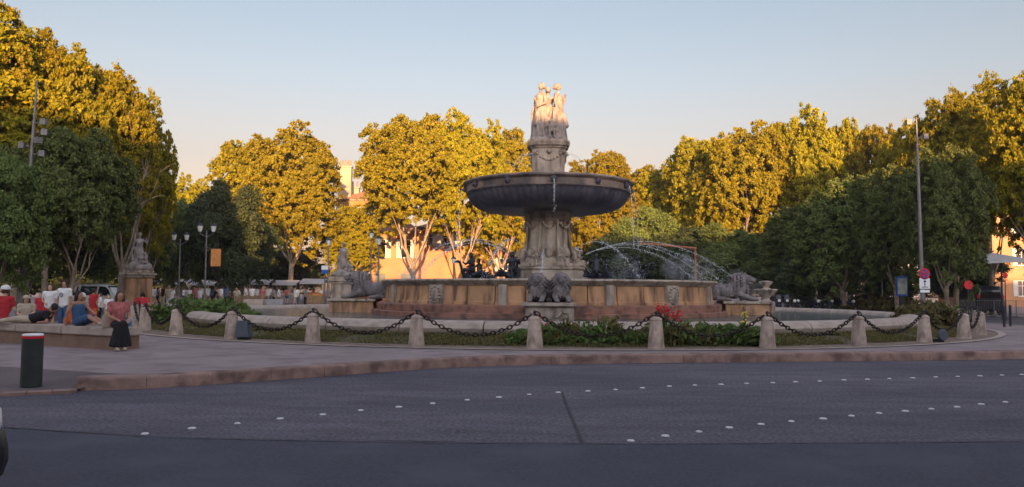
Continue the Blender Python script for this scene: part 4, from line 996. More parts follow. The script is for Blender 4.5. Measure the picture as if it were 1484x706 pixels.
# ------------------------------------------------------------------ people
SK = {'fair': mat('fair_skin', (.52, .30, .21), .6, .06, 5), 'tan': mat('tanned_skin', (.36, .19, .12), .6, .06, 5)}
CL = dict(red=mat('red_cotton', (.38, .025, .03), .9, .12, 8), white=mat('white_cotton', (.66, .64, .62), .9, .08, 8), black=mat('black_cloth', (.015, .014, .017), .9, .2, 8),
          denim=mat('blue_denim', (.04, .085, .17), .9, .25, 14), beige=mat('beige_linen', (.42, .34, .25), .9, .12, 8), orange=mat('orange_red_cotton', (.55, .11, .04), .9, .15, 8),
          pink=mat('rose_patterned_cotton', (.38, .12, .11), .9, .4, 12), blue=mat('blue_cotton', (.08, .13, .22), .9, .15, 8), grey=mat('grey_cotton', (.18, .18, .19), .9, .15, 8), khaki=mat('khaki_cotton', (.22, .19, .11), .9, .15, 8),
          lblue=mat('light_blue_denim', (.16, .25, .38), .9, .2, 14))
HR = dict(dark=mat('dark_hair', (.018, .012, .009), .6, .3, 30), brown=mat('brown_hair', (.07, .035, .018), .6, .3, 30), fairh=mat('blond_hair', (.30, .20, .10), .6, .3, 30))
STAND = dict(pel=(0, 0, .95), chest=(0, 0, 1.30), neck=(0, .01, 1.46), head=(0, -.01, 1.61), shL=(.18, 0, 1.41), elL=(.24, .01, 1.13), wrL=(.23, -.08, .89), shR=(-.18, 0, 1.41), elR=(-.24, .01, 1.13), wrR=(-.23, -.08, .89),
             hiL=(.09, 0, .92), knL=(.11, -.02, .50), anL=(.12, .02, .09), hiR=(-.09, 0, .92), knR=(-.11, -.02, .50), anR=(-.12, .02, .09))
SIT = dict(pel=(0, 0, .11), chest=(0, -.02, .46), neck=(0, -.03, .62), head=(0, -.06, .77), shL=(.18, -.02, .57), elL=(.24, -.08, .30), wrL=(.14, -.32, .22), shR=(-.18, -.02, .57), elR=(-.24, -.08, .30), wrR=(-.12, -.32, .22),
           hiL=(.09, -.03, .10), knL=(.14, -.46, .10), anL=(.13, -.48, -.40), hiR=(-.09, -.03, .10), knR=(-.12, -.46, .10), anR=(-.12, -.44, -.40))
def V(x): return Vector(x)
def body_mb(J, fine=True, fem=False):
    J = {k: V(v) for k, v in J.items()}; mb = MB(); sw = .92 if fem else 1
    up = (J['neck'] - J['pel']).normalized(); side = (J['shL'] - J['shR']).normalized(); fw = side.cross(up).normalized()    # fw: +Y back? 
    rot = Matrix((side, fw, up)).transposed()
    mb.ell(J['pel'], (.165, .115, .13), 14, rot); mb.ell((J['pel'] + J['chest']) / 2, (.135, .10, .17), 14, rot); mb.ell(J['chest'], (.165 * sw, .115, .17), 14, rot)
    mb.cap(J['shL'], J['shR'], .065 * sw, .065 * sw); mb.cap(J['neck'] - up * .05, J['neck'].lerp(J['head'], .5), .055, .05)
    hd = J['head']; hu = (hd - J['neck']).normalized(); hu = (hu + Vector((0, 0, 1))).normalized()
    mb.ell(hd, (.075, .092, .115), 14); mb.ell(hd + V((0, -.025, -.06)), (.052, .06, .055), 10)
    mb.ell(hd + V((0, -.100, -.01)), (.012, .02, .026), 6); mb.ell(hd + V((0, -.088, -.058)), (.026, .012, .010), 6)
    for s_ in (-1, 1): mb.ell(hd + V((.077 * s_, .005, -.005)), (.012, .022, .032), 6)
    for s_ in 'LR':
        mb.cap(J['sh' + s_], J['el' + s_], .047, .039); mb.cap(J['el' + s_], J['wr' + s_], .039, .026)
        dd = (J['wr' + s_] - J['el' + s_]).normalized(); w_ = J['wr' + s_]; pal = w_ + dd * .055
        sd = dd.cross(V((0, 1, 0)) if abs(dd.y) < .8 else V((0, 0, 1))).normalized()
        mb.cap(w_, pal, .027, .034, 8)
        if fine:
            n2 = dd.cross(sd)
            for q, L_ in ((-.030, .055), (-.010, .068), (.010, .065), (.030, .050)):
                a = pal + sd * q + dd * .02; b = a + dd * L_ * .6 + n2 * .008; mb.cap(a, b, .0105, .010, 6); mb.cap(b, b + dd * L_ * .35 + n2 * .022, .010, .008, 6)
            a = w_ + sd * .025 + dd * .02; mb.cap(a, a + sd * .03 + dd * .035, .013, .011, 6)
        mb.cap(J['hi' + s_], J['kn' + s_], .088, .057); mb.cap(J['kn' + s_], J['kn' + s_].lerp(J['an' + s_], .35), .056, .056); mb.cap(J['kn' + s_].lerp(J['an' + s_], .35), J['an' + s_], .056, .034)
        f_ = V((J['kn' + s_].x - J['hi' + s_].x, -1, 0)).normalized()
        ft = J.get('ft' + s_); a = J['an' + s_]
        if ft is None: ft = a + f_ * .15 + V((0, 0, -.055))
        mb.cap(a - f_ * .03 + V((0, 0, -.045)) if 'ft' + s_ not in J else a, ft, .038, .030)
    return mb, J, rot, up
def person(loc, rz, J, label, skin='fair', hair='dark', hairlen='short', top='white', bottom='denim', btype='trousers', sleeves='short', cap_=None, shoes='black', s=1.0, fem=False, fine=True, group=None, tz='shirt', vox=None):
    e = empty('person', loc, rz); e.scale = (s, s, s); tag(e, label, 'person', group); vox = vox or (.0115 if fine else .02)
    mb, J, rot, up = body_mb(J, fine, fem); link('body', remeshed(mb, vox, 1), SK[skin], e)
    mb = MB(); k = .018 if fine else .022
    lo = J['pel'].lerp(J['chest'], .12)
    for q in range(5):
        t = q / 4; mb.ell(J['pel'].lerp(J['chest'], t * 1.0), ((.175 - .012 * math.sin(t * math.pi)) + k, .118 + k * 1.3, .135), 14, rot)
    if top:
        if sleeves != 'none':
            mb.cap(J['shL'], J['shR'], .085, .085); mb.cap(J['shL'].lerp(J['chest'], .4), J['shR'].lerp(J['chest'], .4), .10, .10)
            for s_ in 'LR':
                a, b = J['sh' + s_], J['el' + s_]; mb.cap(a, a.lerp(b, .55 if sleeves == 'short' else 1), .066, .062)
                if sleeves == 'long': mb.cap(b, b.lerp(J['wr' + s_], .9), .055, .045)
        link(tz, remeshed(mb, max(vox, .016), 2), CL[top], e)
    mb = MB(); mb.ell(J['pel'], (.175, .13, .13), 14, rot)
    if btype == 'skirt':
        for i in range(9):
            t = i / 8; a = J['knL'].lerp(J['knR'], t); b = J['anL'].lerp(J['anR'], t) + V(((t - .5) * -.26, .03 * math.sin(i * 2.4) - .02, .03 + .02 * math.sin(i * 1.9))); h_ = J['hiL'].lerp(J['hiR'], t)
            mb.cap(h_, a + V((0, -.01, .0)), .092, .072, 8); mb.cap(a + V((0, -.01, -.01)), b, .068, .045 + .012 * (i % 2), 8)
    else:
        for s_ in 'LR':
            h_, n_, a_ = J['hi' + s_], J['kn' + s_], J['an' + s_]
            if btype == 'shorts': mb.cap(h_, h_.lerp(n_, .62), .105, .088)
            elif btype == 'dress': mb.cap(h_, h_.lerp(n_, .85), .112, .095)
            else: mb.cap(h_, n_, .102, .074); mb.cap(n_, n_.lerp(a_, .93), .074, .058)
        if btype == 'dress': mb.cap(J['hiL'].lerp(J['hiR'], .5), J['knL'].lerp(J['knR'], .5) * .8 + J['hiL'].lerp(J['hiR'], .5) * .2, .11, .11)
    link({'skirt': 'skirt', 'shorts': 'shorts', 'dress': 'dress_skirt'}.get(btype, 'trousers'), remeshed(mb, max(vox, .016), 2), CL[bottom], e)
    hd = J['head']; mb = MB(); mb.ell(hd + V((0, .022, .03)), (.088, .095, .108), 14)
    for s_ in (-1, 1): mb.ell(hd + V((.07 * s_, .02, -.01)), (.022, .05, .06), 8)
    if hairlen == 'long':
        for q in (-2, -1, 0, 1, 2): mb.cap(hd + V((q * .035, .07 - abs(q) * .02, .0)), hd + V((q * .045, .13 - abs(q) * .02, -.34)), .05, .032, 8)
    elif hairlen == 'bun': mb.ell(hd + V((0, .12, .03)), (.05, .05, .05), 8)
    elif hairlen == 'mid':
        for q in (-2, -1, 0, 1, 2): mb.cap(hd + V((q * .036, .06 - abs(q) * .02, .0)), hd + V((q * .042, .08 - abs(q) * .02, -.15)), .048, .038, 8)
    hm = remeshed(mb, max(vox, .014), 1)
    bm = bmesh.new(); bm.from_mesh(hm)      # open the face
    kill = [v for v in bm.verts if (v.co - hd).y < -.045 and (v.co - hd).z < .052 and abs((v.co - hd).x) < .068]; bmesh.ops.delete(bm, geom=kill, context='VERTS'); bm.to_mesh(hm); bm.free()
    link('hair', hm, HR[hair], e)
    if cap_:
        mb = MB(); mb.lathe([(.112, 0), (.112, .03), (.098, .075), (.06, .108), (.001, .12)], 18, hd + V((0, .01, .045))); mb.ell(hd + V((0, -.12, .048)), (.075, .07, .010), 12); link('cap', mb.mesh('cap', 50), CL[cap_], e)
    if fine:
        for s_ in (-1, 1):
            mb = MB(); mb.ell(hd + V((.030 * s_, -.083, .012)), (.013, .010, .007), 8); link('eye', mb.mesh('eye', 60), 'black', e)
    for s_ in 'LR':
        mb = MB(); a = J['an' + s_]; f_ = V((J['kn' + s_].x - J['hi' + s_].x, -1, 0)).normalized()
        if 'ft' + s_ in J: mb.cap(a, J['ft' + s_], .05, .04, 8)
        else: mb.cap(a - f_ * .035 + V((0, 0, -.05)), a + f_ * .16 + V((0, 0, -.06)), .047, .040, 8)
        link('shoe', mb.mesh('shoe', 60), CL[shoes], e)
    return e
def J_(base, **kw): q = dict(base); q.update(kw); return q
def on(px, Z, z=PAVE): return Vector((gx(px, Z), Z, z))
# bench sitters (u along the bench from its right end, v depth)
def bx(px, v):      # bench parameter u whose point at depth v shows at pixel column px
    best = min(range(0, 900), key=lambda i: abs((lambda q: 742 + F * q.x / q.y)(bench(i * .01, v)) - px)); return best * .01
w1 = J_(SIT, knL=(.07, -.40, .12), anL=(.06, -.44, -.42), knR=(-.10, -.44, .10), anR=(-.12, -.52, -.42), wrL=(.16, -.36, .20), wrR=(-.10, -.34, .22), head=(.02, -.07, .77))
person(bench(.12, .16), R(38), w1, 'woman in rose top and long black skirt sitting at the bench\'s right end', 'tan', 'brown', 'mid', 'pink', 'black', 'skirt', 'short', shoes='beige', fem=True)
w2 = J_(SIT, pel=(0, 0, .11), chest=(0, .05, .45), neck=(0, .06, .61), head=(.0, .02, .76), shL=(.17, .04, .57), shR=(-.17, .04, .57), elR=(-.24, .16, .33), wrR=(-.20, .22, .10), knL=(.08, -.42, .20), anL=(.10, -.72, .06), knR=(-.10, -.40, .24), anR=(-.08, -.74, .07), ftL=(.12, -.86, .06), ftR=(-.06, -.88, .07), elL=(.24, -.10, .38), wrL=(.14, -.30, .34))
person(bench(bx(119, .35), .34), R(72), w2, 'woman with long dark hair in a strapless denim dress sitting sideways on the bench', 'tan', 'dark', 'long', 'denim', 'denim', 'dress', 'none', fem=True, tz='dress_top', shoes='beige')
rec = J_(SIT, pel=(0, 0, .14), chest=(0, .30, .22), neck=(0, .42, .30), head=(0, .50, .42), shL=(.18, .38, .28), shR=(-.14, .38, .28), elL=(.26, .46, .06), wrL=(.20, .26, .04), elR=(-.22, .32, .08), wrR=(-.12, .10, .08), hiL=(.08, -.03, .12), hiR=(-.08, -.03, .12), knL=(.10, -.46, .12), anL=(.12, -.88, .06), knR=(-.06, -.44, .14), anR=(-.08, -.86, .07), ftL=(.14, -1.0, .05), ftR=(-.1, -.98, .06))
person(bench(bx(52, .4), .4), R(-84), rec, 'person in a black top and pale trousers reclining on the bench', 'tan', 'dark', 'short', 'black', 'beige', 'trousers', 'short', shoes='beige')
person(bench(bx(105, .6), .58), R(130), J_(SIT, chest=(0, -.12, .42), neck=(0, -.20, .56), head=(0, -.27, .69), shL=(.17, -.16, .52), shR=(-.17, -.16, .52)), 'person in an orange-red shirt and white cap bent forward on the bench', 'tan', 'brown', 'short', 'orange', 'beige', 'shorts', 'short', cap_='white')
person(bench(bx(8, .55), .55), R(176), SIT, 'large person in red shirt and pale cap, back turned, at the left edge', 'fair', 'brown', 'short', 'red', 'grey', 'shorts', 'short', cap_='white', s=1.12)
person(bench(bx(40, .6), .6), R(40), J_(SIT, knL=(.15, -.36, .3)), 'child in beige with a pale sun hat sitting behind the reclining person', 'fair', 'brown', 'short', 'beige', 'denim', 'shorts', 'short', cap_='beige', s=.82)
person(bench(.95, .74), R(186), J_(SIT, chest=(0, .0, .44)), 'person in light blue sitting with back turned behind the woman in the black skirt', 'tan', 'dark', 'short', 'lblue', 'lblue', 'trousers', 'short')
# people standing and walking behind the bench
person(on(73, 27), R(10), J_(STAND, elR=(-.26, .05, 1.15), wrR=(-.12, -.10, 1.05)), 'girl in a white top and red shorts standing behind the bench', 'fair', 'brown', 'mid', 'white', 'red', 'shorts', 'short', fem=True, s=.93)
pm = person(on(94, 26.5), R(-12), STAND, 'man in a white printed T-shirt and blue jeans standing behind the bench', 'tan', 'dark', 'short', 'white', 'denim', 'trousers', 'short', s=1.0)
mb = MB()
for k in range(9): mb.ell((.055 * math.cos(k * .7), -.158, 1.27 + .055 * math.sin(k * .7)), (.022, .008, .022), 8)
link('shirt_print', mb.mesh('shirt_print', 60), CL['grey'], pm)
person(on(60, 29), R(20), STAND, 'child in a red shirt standing left of the girl in red shorts', 'fair', 'dark', 'short', 'red', 'denim', 'shorts', 'short', s=.76, fine=False)
person(on(136, 28), R(150), J_(STAND, wrL=(.16, -.24, 1.15)), 'person in a red top with back turned, standing behind the denim dress', 'tan', 'dark', 'short', 'red', 'orange', 'shorts', 'short', s=.86, fine=False)
person(on(146, 34), R(-60), J_(STAND, knL=(.1, -.14, .5), anL=(.1, -.1, .09)), 'child in a white shirt and black trousers walking in front of the van', 'fair', 'brown', 'short', 'white', 'black', 'trousers', 'short', s=.74, fine=False)
person(on(158, 33), R(40), STAND, 'fair-haired girl in a white top standing in front of the van door', 'fair', 'fairh', 'mid', 'white', 'beige', 'trousers', 'short', s=.70, fine=False)
low_ = J_(SIT)
person(on(206, 36, PAVE + .42), R(200), J_(SIT, chest=(0, -.14, .40), neck=(0, -.24, .52), head=(0, -.32, .62), shL=(.18, -.2, .48), shR=(-.18, -.2, .48)), 'person in a bright red shirt bent over, sitting beyond the left posts', 'tan', 'dark', 'short', 'red', 'white', 'shorts', 'short', fine=False, s=1.2)
e = empty('stone_block_seat', on(206, 36)); tag(e, 'low stone block the bent person in red sits on', 'block'); MB().box((0, 0, .2), (1.3, .6, .42)).build('block', 'concrete', e, bevel=.02)
person(on(231, 35, PAVE - .1), R(20), J_(SIT, pel=(0, 0, .11)), 'person with dark hair sitting on the grass beyond the second post', 'tan', 'dark', 'short', 'khaki', 'beige', 'shorts', 'short', fine=False)
bpy.data.objects[-1]
# crowd in front of the stalls: four kinds of figure, copied
protos = []
cw = [('white', 'beige', 'shorts', 'short', 'brown', 'white shirt and beige shorts'), ('white', 'denim', 'trousers', 'short', 'dark', 'white shirt and jeans'), ('blue', 'black', 'trousers', 'mid', 'dark', 'blue shirt and black trousers'),
      ('pink', 'denim', 'shorts', 'short', 'brown', 'dull red shirt and denim shorts'), ('beige', 'white', 'skirt', 'mid', 'fairh', 'beige top and long white skirt'), ('grey', 'black', 'trousers', 'short', 'dark', 'grey shirt and black trousers'), ('white', 'khaki', 'shorts', 'short', 'dark', 'white shirt and khaki shorts'), ('black', 'beige', 'trousers', 'bun', 'brown', 'black top and beige trousers')]
walk = J_(STAND, knL=(.10, -.16, .52), anL=(.11, -.20, .12), knR=(-.10, .06, .50), anR=(-.11, .26, .13), wrL=(.22, .14, .93), wrR=(-.24, -.22, .95))
gp = 'people strolling before the stalls'
for i, c_ in enumerate(cw):
    e = person(on(300, 66), 0, STAND if i % 2 else walk, 'x', 'tan' if i % 3 else 'fair', c_[4], c_[3], c_[0], c_[1], c_[2], 'short', fine=False, vox=.026, group=gp); protos.append((e, c_[5]))
random.seed(77)
short_ = {'black top and beige trousers': 'black top, beige trousers', 'grey shirt and black trousers': 'grey shirt, black trousers', 'blue shirt and black trousers': 'blue shirt, black trousers', 'dull red shirt and denim shorts': 'dull red shirt', 'white shirt and beige shorts': 'white shirt, beige shorts', 'white shirt and khaki shorts': 'white shirt, khaki shorts', 'white shirt and jeans': 'white shirt, jeans', 'beige top and long white skirt': 'long white skirt'}
spots = []
for px in list(range(222, 400, 9)) + list(range(404, 480, 12)):
    spots.append((px + random.uniform(-3, 3), random.uniform(62, 84)))
for px in range(228, 400, 7): spots.append((px + random.uniform(-3, 3), random.uniform(56, 78)))
spots += [(430, 68), (14, 60), (28, 66), (1130, 66), (1142, 72), (1268, 66), (1280, 70), (1296, 68), (1420, 62), (1437, 58)]
used = set()
for i, (px, Z) in enumerate(spots):
    k = (i * 5 + i // 8) % 8; pr, txt = protos[k]
    where = 'before the stalls' if px < 480 and px > 100 else ('at the far left edge' if px < 100 else 'in all')
    idx = sum(1 for s_ in spots if s_[0] < px)
    if px == 430: lab = 'lone walker in blue jeans on the grey road left of the fountain, white shirt'; pr = protos[1][0]; k = 1
    else: lab = f'small distant pedestrian, {short_.get(txt, txt)}, {ordw(idx)} from the left {where}'
    rz = random.uniform(0, 6.28); s_ = random.uniform(.9, 1.03)
    if k not in used: e = pr; used.add(k); e.location = on(px, Z); e.rotation_euler.z = rz; e.scale = (s_,) * 3
    else: e = copy_tree(pr, on(px, Z), rz, (s_,) * 3)
    tag(e, lab, 'person', gp)

# tote bag on the bench
q = bench(.42, .10); e = empty('tote_bag', q, R(25)); tag(e, 'beige canvas tote bag standing on the bench beside the black skirt', 'bag')
MB().box((0, 0, .17), (.30, .14, .34), taper=.86).build('bag', CL['beige'], e, bevel=.03)
mb = MB(); mb.tube([(-.09, 0, .33), (-.08, 0, .50), (0, 0, .56), (.08, 0, .50), (.09, 0, .33)], .012, 6); mb.build('handle', CL['beige'], e)
q = bench(bx(26, .5), .5); e = empty('backpack', q, R(25)); tag(e, 'dark grey backpack lying on the bench near the left edge', 'bag')
mb = MB(); mb.ell((0, 0, .16), (.17, .14, .2), 14); mb.ell((0, -.12, .12), (.12, .07, .12), 12); link('bag', remeshed(mb, .02, 1), CL['grey'], e)

# ------------------------------------------------------------------ vehicles
def loft(stations):
    """stations: (x, zb, zbelt, zroof, half width at belt, half width at roof); returns shell"""
    mb = MB(); vs = []; n = 12
    for (x, zb, zm, zt, wb, wr) in stations:
        h = zt - zm
        ring = [(wb * .90, zb), (wb * .98, zb + .10), (wb, zb + (zm - zb) * .5), (wb * .985, zm), (wr + (wb - wr) * .12, zm + h * .86), (wr * .80, zt)]
        vs += [(x, -y, z) for y, z in ring] + [(x, y, z) for y, z in reversed(ring)]
    fs = [(i * n + k, i * n + (k + 1) % n, (i + 1) * n + (k + 1) % n, (i + 1) * n + k) for i in range(len(stations) - 1) for k in range(n)]
    fs += [tuple(range(n - 1, -1, -1)), tuple((len(stations) - 1) * n + k for k in range(n))]
    return mb.add(vs, fs)
def wheel(e, x, y, r, w_=.2):
    mb = MB(); s_ = 1 if y > 0 else -1
    pr = [(r * .62, -w_ / 2), (r * .94, -w_ / 2), (r, -w_ * .35), (r, w_ * .35), (r * .94, w_ / 2), (r * .62, w_ / 2)]
    mb.lathe(pr, 28); mb.f = [f for f in mb.f if len(f) == 4]; mb.v = [(a, c, b) for a, b, c in mb.v]; t = link('wheel', mb.mesh('tyre', 40), 'rubber', e, (x, y, r))
    mb = MB(); mb.lathe([(r * .62, -.02), (r * .5, -.05), (.001, -.03)], 28)
    for k in range(5):
        a = k * 1.2566; mb.cap((.05 * math.cos(a), .05 * math.sin(a), .045), (r * .58 * math.cos(a), r * .58 * math.sin(a), .05), .035, .028, 6)
    mb.v = [(a, c * s_, b) for a, b, c in mb.v]; link('rim', mb.mesh('rim', 50), 'alu', t)
def glass_quad(e, pts, out, name='window', m='glass', th=.012):
    pts = [V(p) for p in pts]; n = V(out).normalized(); mb = MB(); k = len(pts)
    mb.add([p + n * th for p in pts] + [p - n * .02 for p in pts], [tuple(range(k)), tuple(range(2 * k - 1, k - 1, -1))] + [(i, k + i, k + (i + 1) % k, (i + 1) % k) for i in range(k)]); mb.build(name, m, e)
# white van, side on, nose to the right
Z = 53.0; xa, xb = gx(98, Z), gx(190, Z); Lv = xb - xa
e = empty('van', ((xa + xb) / 2, Z, PAVE)); k = Lv / 4.6; e.scale = (k, k, k); tag(e, 'white passenger van with dark windows parked behind the people on the bench', 'van')
st = [(-2.3, .45, 1.0, 1.55, .80, .62), (-2.26, .35, 1.05, 1.80, .88, .70), (-2.1, .28, 1.08, 1.88, .92, .76), (-1.0, .26, 1.08, 1.92, .93, .78), (.3, .26, 1.08, 1.91, .93, .78), (.85, .26, 1.07, 1.86, .93, .76), (1.25, .27, 1.04, 1.52, .92, .74), (1.55, .28, 1.02, 1.16, .90, .78), (2.0, .30, .92, .98, .86, .74), (2.22, .34, .74, .84, .76, .62), (2.3, .40, .62, .70, .62, .5)]
loft(st).build('body', 'white', e, smooth=35, bevel=0)
def side_w(x0, x1, z0, z1a, z1b, y0=.925, y1=.80, name='window'):
    for s_ in (-1, 1): glass_quad(e, [(x0, s_ * y0, z0), (x1, s_ * y0, z0), (x1 if z1b > z1a - .05 else x1 - .0, s_ * y1, z1b), (x0 + .06, s_ * y1, z1a)], (0, s_, .25), name)
side_w(-2.12, -1.05, 1.12, 1.74, 1.76); side_w(-.95, .25, 1.12, 1.76, 1.76)
for s_ in (-1, 1): glass_quad(e, [(.35, s_ * .925, 1.12), (1.28, s_ * .925, 1.10), (1.10, s_ * .83, 1.48), (.82, s_ * .79, 1.74), (.40, s_ * .79, 1.76)], (0, s_, .25))
glass_quad(e, [(1.50, -.72, 1.18), (1.50, .72, 1.18), (.93, .66, 1.80), (.93, -.66, 1.80)], (.8, 0, .7), 'windscreen')
for y in (-.84, .84):
    wheel(e, -1.45, y, .33); wheel(e, 1.42, y, .33)
    mb = MB(); mb.ell((2.16, y * .72, .74), (.10, .14, .09), 10); mb.build('headlight', 'lampg', e, smooth=60)
    mb = MB(); mb.box((-2.29, y * .86, 1.15), (.05, .12, .5)); mb.build('tail_light', 'red', e, bevel=.01)
    mb = MB(); mb.ell((1.15, y * 1.19, 1.12), (.07, .09, .09), 10); mb.build('mirror', 'white', e, smooth=60)
mb = MB()
for y in (-.62, .62): mb.tube([(-1.9, y, 1.93), (-1.8, y, 1.98), (.2, y, 1.98), (.35, y, 1.93)], .02, 6)
mb.build('roof_rails', 'alu', e)
# white car whose nose just enters the frame at the lower left
Zc = 5.6; nose = (17 - 742) / F * Zc
e = empty('car', (-6.30, 6.1, .0)); e.scale = (1, 1, .95); tag(e, 'white car with dark lower bumper, only its nose showing at the lower left edge', 'car')
st = [(-2.1, .45, .75, .95, .72, .62), (-2.0, .32, .88, 1.08, .82, .68), (-1.6, .28, .92, 1.32, .88, .62), (-1.0, .26, .93, 1.45, .89, .60), (-.2, .26, .93, 1.46, .89, .60), (.35, .26, .93, 1.34, .89, .62), (.95, .26, .92, 1.02, .88, .66), (1.5, .27, .86, .93, .85, .66), (1.9, .30, .80, .90, .80, .66), (2.03, .48, .74, .84, .72, .60), (2.10, .52, .66, .74, .62, .5)]
loft(st).build('body', 'white', e, smooth=40)
mb = MB(); mb.lathe([(.001, 0)], 3) if False else None
b_ = loft([(1.62, .18, .40, .58, .90, .84), (1.9, .16, .42, .60, .86, .78), (2.10, .18, .42, .60, .72, .64), (2.18, .24, .42, .55, .52, .45)]); b_.build('front_bumper', 'black', e, smooth=40)
for y in (-.8, .8):
    wheel(e, -1.3, y, .31); wheel(e, 1.3, y, .31)
    mb = MB(); mb.ell((1.92, y * .76, .70), (.16, .13, .07), 12); mb.build('headlight', 'lampg', e, smooth=60)
    glass_quad(e, [(-1.35, y * 1.09, .97), (.62, y * 1.09, .96), (.25, y * .84, 1.28), (-.2, y * .80, 1.38), (-1.0, y * .80, 1.38)], (0, 1 if y > 0 else -1, .4))
mb = MB(); mb.box((2.19, 0, .42), (.02, .5, .11)); mb.build('number_plate', 'alu', e)
glass_quad(e, [(.93, -.58, 1.04), (.93, .58, 1.04), (.38, .52, 1.34), (.38, -.52, 1.34)], (.5, 0, .9), 'windscreen')
# dark van under the trees at the right, seen from behind
Z = 58; e = empty('van', (gx(1418, Z), Z, PAVE), R(78)); e.scale = (1, 1, 1); tag(e, 'dark van under the trees at the right with round red tail lamps', 'van')
st = [(-2.3, .45, 1.0, 1.75, .84, .68), (-2.2, .30, 1.08, 2.0, .92, .76), (.8, .26, 1.07, 2.05, .93, .76), (1.25, .27, 1.04, 1.62, .92, .74), (1.6, .28, 1.02, 1.16, .90, .78), (2.1, .30, .9, .96, .84, .7), (2.3, .40, .62, .70, .62, .5)]
loft(st).build('body', mat('dark_blue_paint', (.02, .022, .035), .3, .1, 3, coat=.5), e, smooth=35)
glass_quad(e, [(-2.31, -.68, 1.15), (-2.31, .68, 1.15), (-2.28, .6, 1.75), (-2.28, -.6, 1.75)], (-1, 0, 0), 'rear_window')
for y in (-.84, .84):
    wheel(e, -1.45, y, .33); wheel(e, 1.42, y, .33); mb = MB(); mb.ell((-2.30, y * .92, 1.28), (.05, .12, .16), 12); mb.build('tail_light', 'red', e, smooth=60)

# parked motorcycles
def moto(bodym, label, screen):
    e = empty('motorcycle', (0, 0, PAVE)); tag(e, label, 'motorcycle', 'motorcycles parked behind the basin')
    for x in (-.68, .70):
        mb = MB(); mb.lathe([(.22, -.06), (.29, -.06), (.31, 0), (.29, .06), (.22, .06)], 22); mb.f = [f for f in mb.f if len(f) == 4]; mb.v = [(a, c, b) for a, b, c in mb.v]; t = link('wheel', mb.mesh('tyre', 50), 'rubber', e, (x, 0, .31))
        mb = MB(); mb.lathe([(.225, -.02), (.21, .02), (.225, .02)], 22)
        for k in range(5): mb.cap((0, 0, 0), (.21 * math.cos(k * 1.257), .21 * math.sin(k * 1.257), 0), .03, .02, 6)
        mb.v = [(a, c, b) for a, b, c in mb.v]; link('rim', mb.mesh('rim', 50), 'alu', t)
    mb = MB(); mb.ell((.05, 0, .48), (.30, .17, .22), 12); mb.ell((-.35, 0, .55), (.3, .14, .16), 12); mb.ell((.18, 0, .80), (.28, .15, .13), 12); mb.cap((.3, 0, .7), (-.2, 0, .6), .1, .1); mb.cap((-.5, 0, .70), (-.85, 0, .82), .10, .05)
    link('body', remeshed(mb, .03, 1), bodym, e)
    mb = MB(); mb.cap((-.05, 0, .82), (-.45, 0, .84), .10, .11); mb.ell((-.55, 0, .88), (.18, .12, .07), 10); mb.build('seat', 'black', e, smooth=60)
    mb = MB()
    for y in (-.09, .09): mb.tube([(.70, y, .31), (.48, y, .92)], .028, 8)
    mb.tube([(.45, -.34, 1.02), (.50, -.12, .98), (.50, .12, .98), (.45, .34, 1.02)], .016, 6); mb.build('fork', 'iron', e)
    mb = MB(); mb.ell((.62, 0, .90), (.09, .11, .11), 12); mb.build('headlight', 'lampg', e, smooth=60)
    for y in (-.3, .3):
        mb = MB(); mb.tube([(.46, y, 1.02), (.50, y * 1.1, 1.18)], .008, 5); mb.ell((.50, y * 1.15, 1.2), (.02, .065, .045), 8); mb.build('mirror', 'black', e, smooth=60)
    if screen:
        mb = MB(); mb.add([(.62, -.18, 1.0), (.62, .18, 1.0), (.46, .13, 1.32), (.46, -.13, 1.32), (.60, -.18, 1.0), (.60, .18, 1.0), (.44, .13, 1.32), (.44, -.13, 1.32)], [(0, 1, 2, 3), (7, 6, 5, 4), (0, 4, 5, 1), (1, 5, 6, 2), (2, 6, 7, 3), (3, 7, 4, 0)]); mb.build('windshield', 'glass', e)
        mb = MB(); mb.box((-.85, 0, 1.02), (.36, .38, .30)); mb.build('top_box', 'black', e, bevel=.05)
    return e
pm_ = [(moto(M['black'], 'x', False), 'black motorcycle'), (moto(mat('pale_grey_fairing', (.13, .13, .14), .35, .05, 3, coat=.3), 'x', True), 'pale grey scooter with windshield and top box'), (moto(mat('dark_blue_tank', (.02, .03, .07), .3, .1, 3, coat=.5), 'x', True), 'dark blue scooter with windshield')]
used = set(); random.seed(9)
for i, px in enumerate((1112, 1128, 1141, 1155, 1168, 1180, 1191, 1203, 1216, 1228, 1240, 1251, 1262)):
    k = (0, 2, 1, 0, 0, 2, 0, 1, 0, 2, 0, 1, 2)[i]; pr, tx = pm_[k]; Z = 56 + (i % 3) * .4; rz = R(random.uniform(-125, -60)) if i % 4 else R(-160)
    lab = f'parked {tx.replace(chr(32)+"and top box", "")}, {ordw(i)} from the left behind the basin'
    if k in used: o = copy_tree(pr, on(px, Z), rz)
    else: o = pr; used.add(k); o.location = on(px, Z); o.rotation_euler.z = rz
    tag(o, lab, 'motorcycle', 'motorcycles parked behind the basin'); o.rotation_euler.x = .1

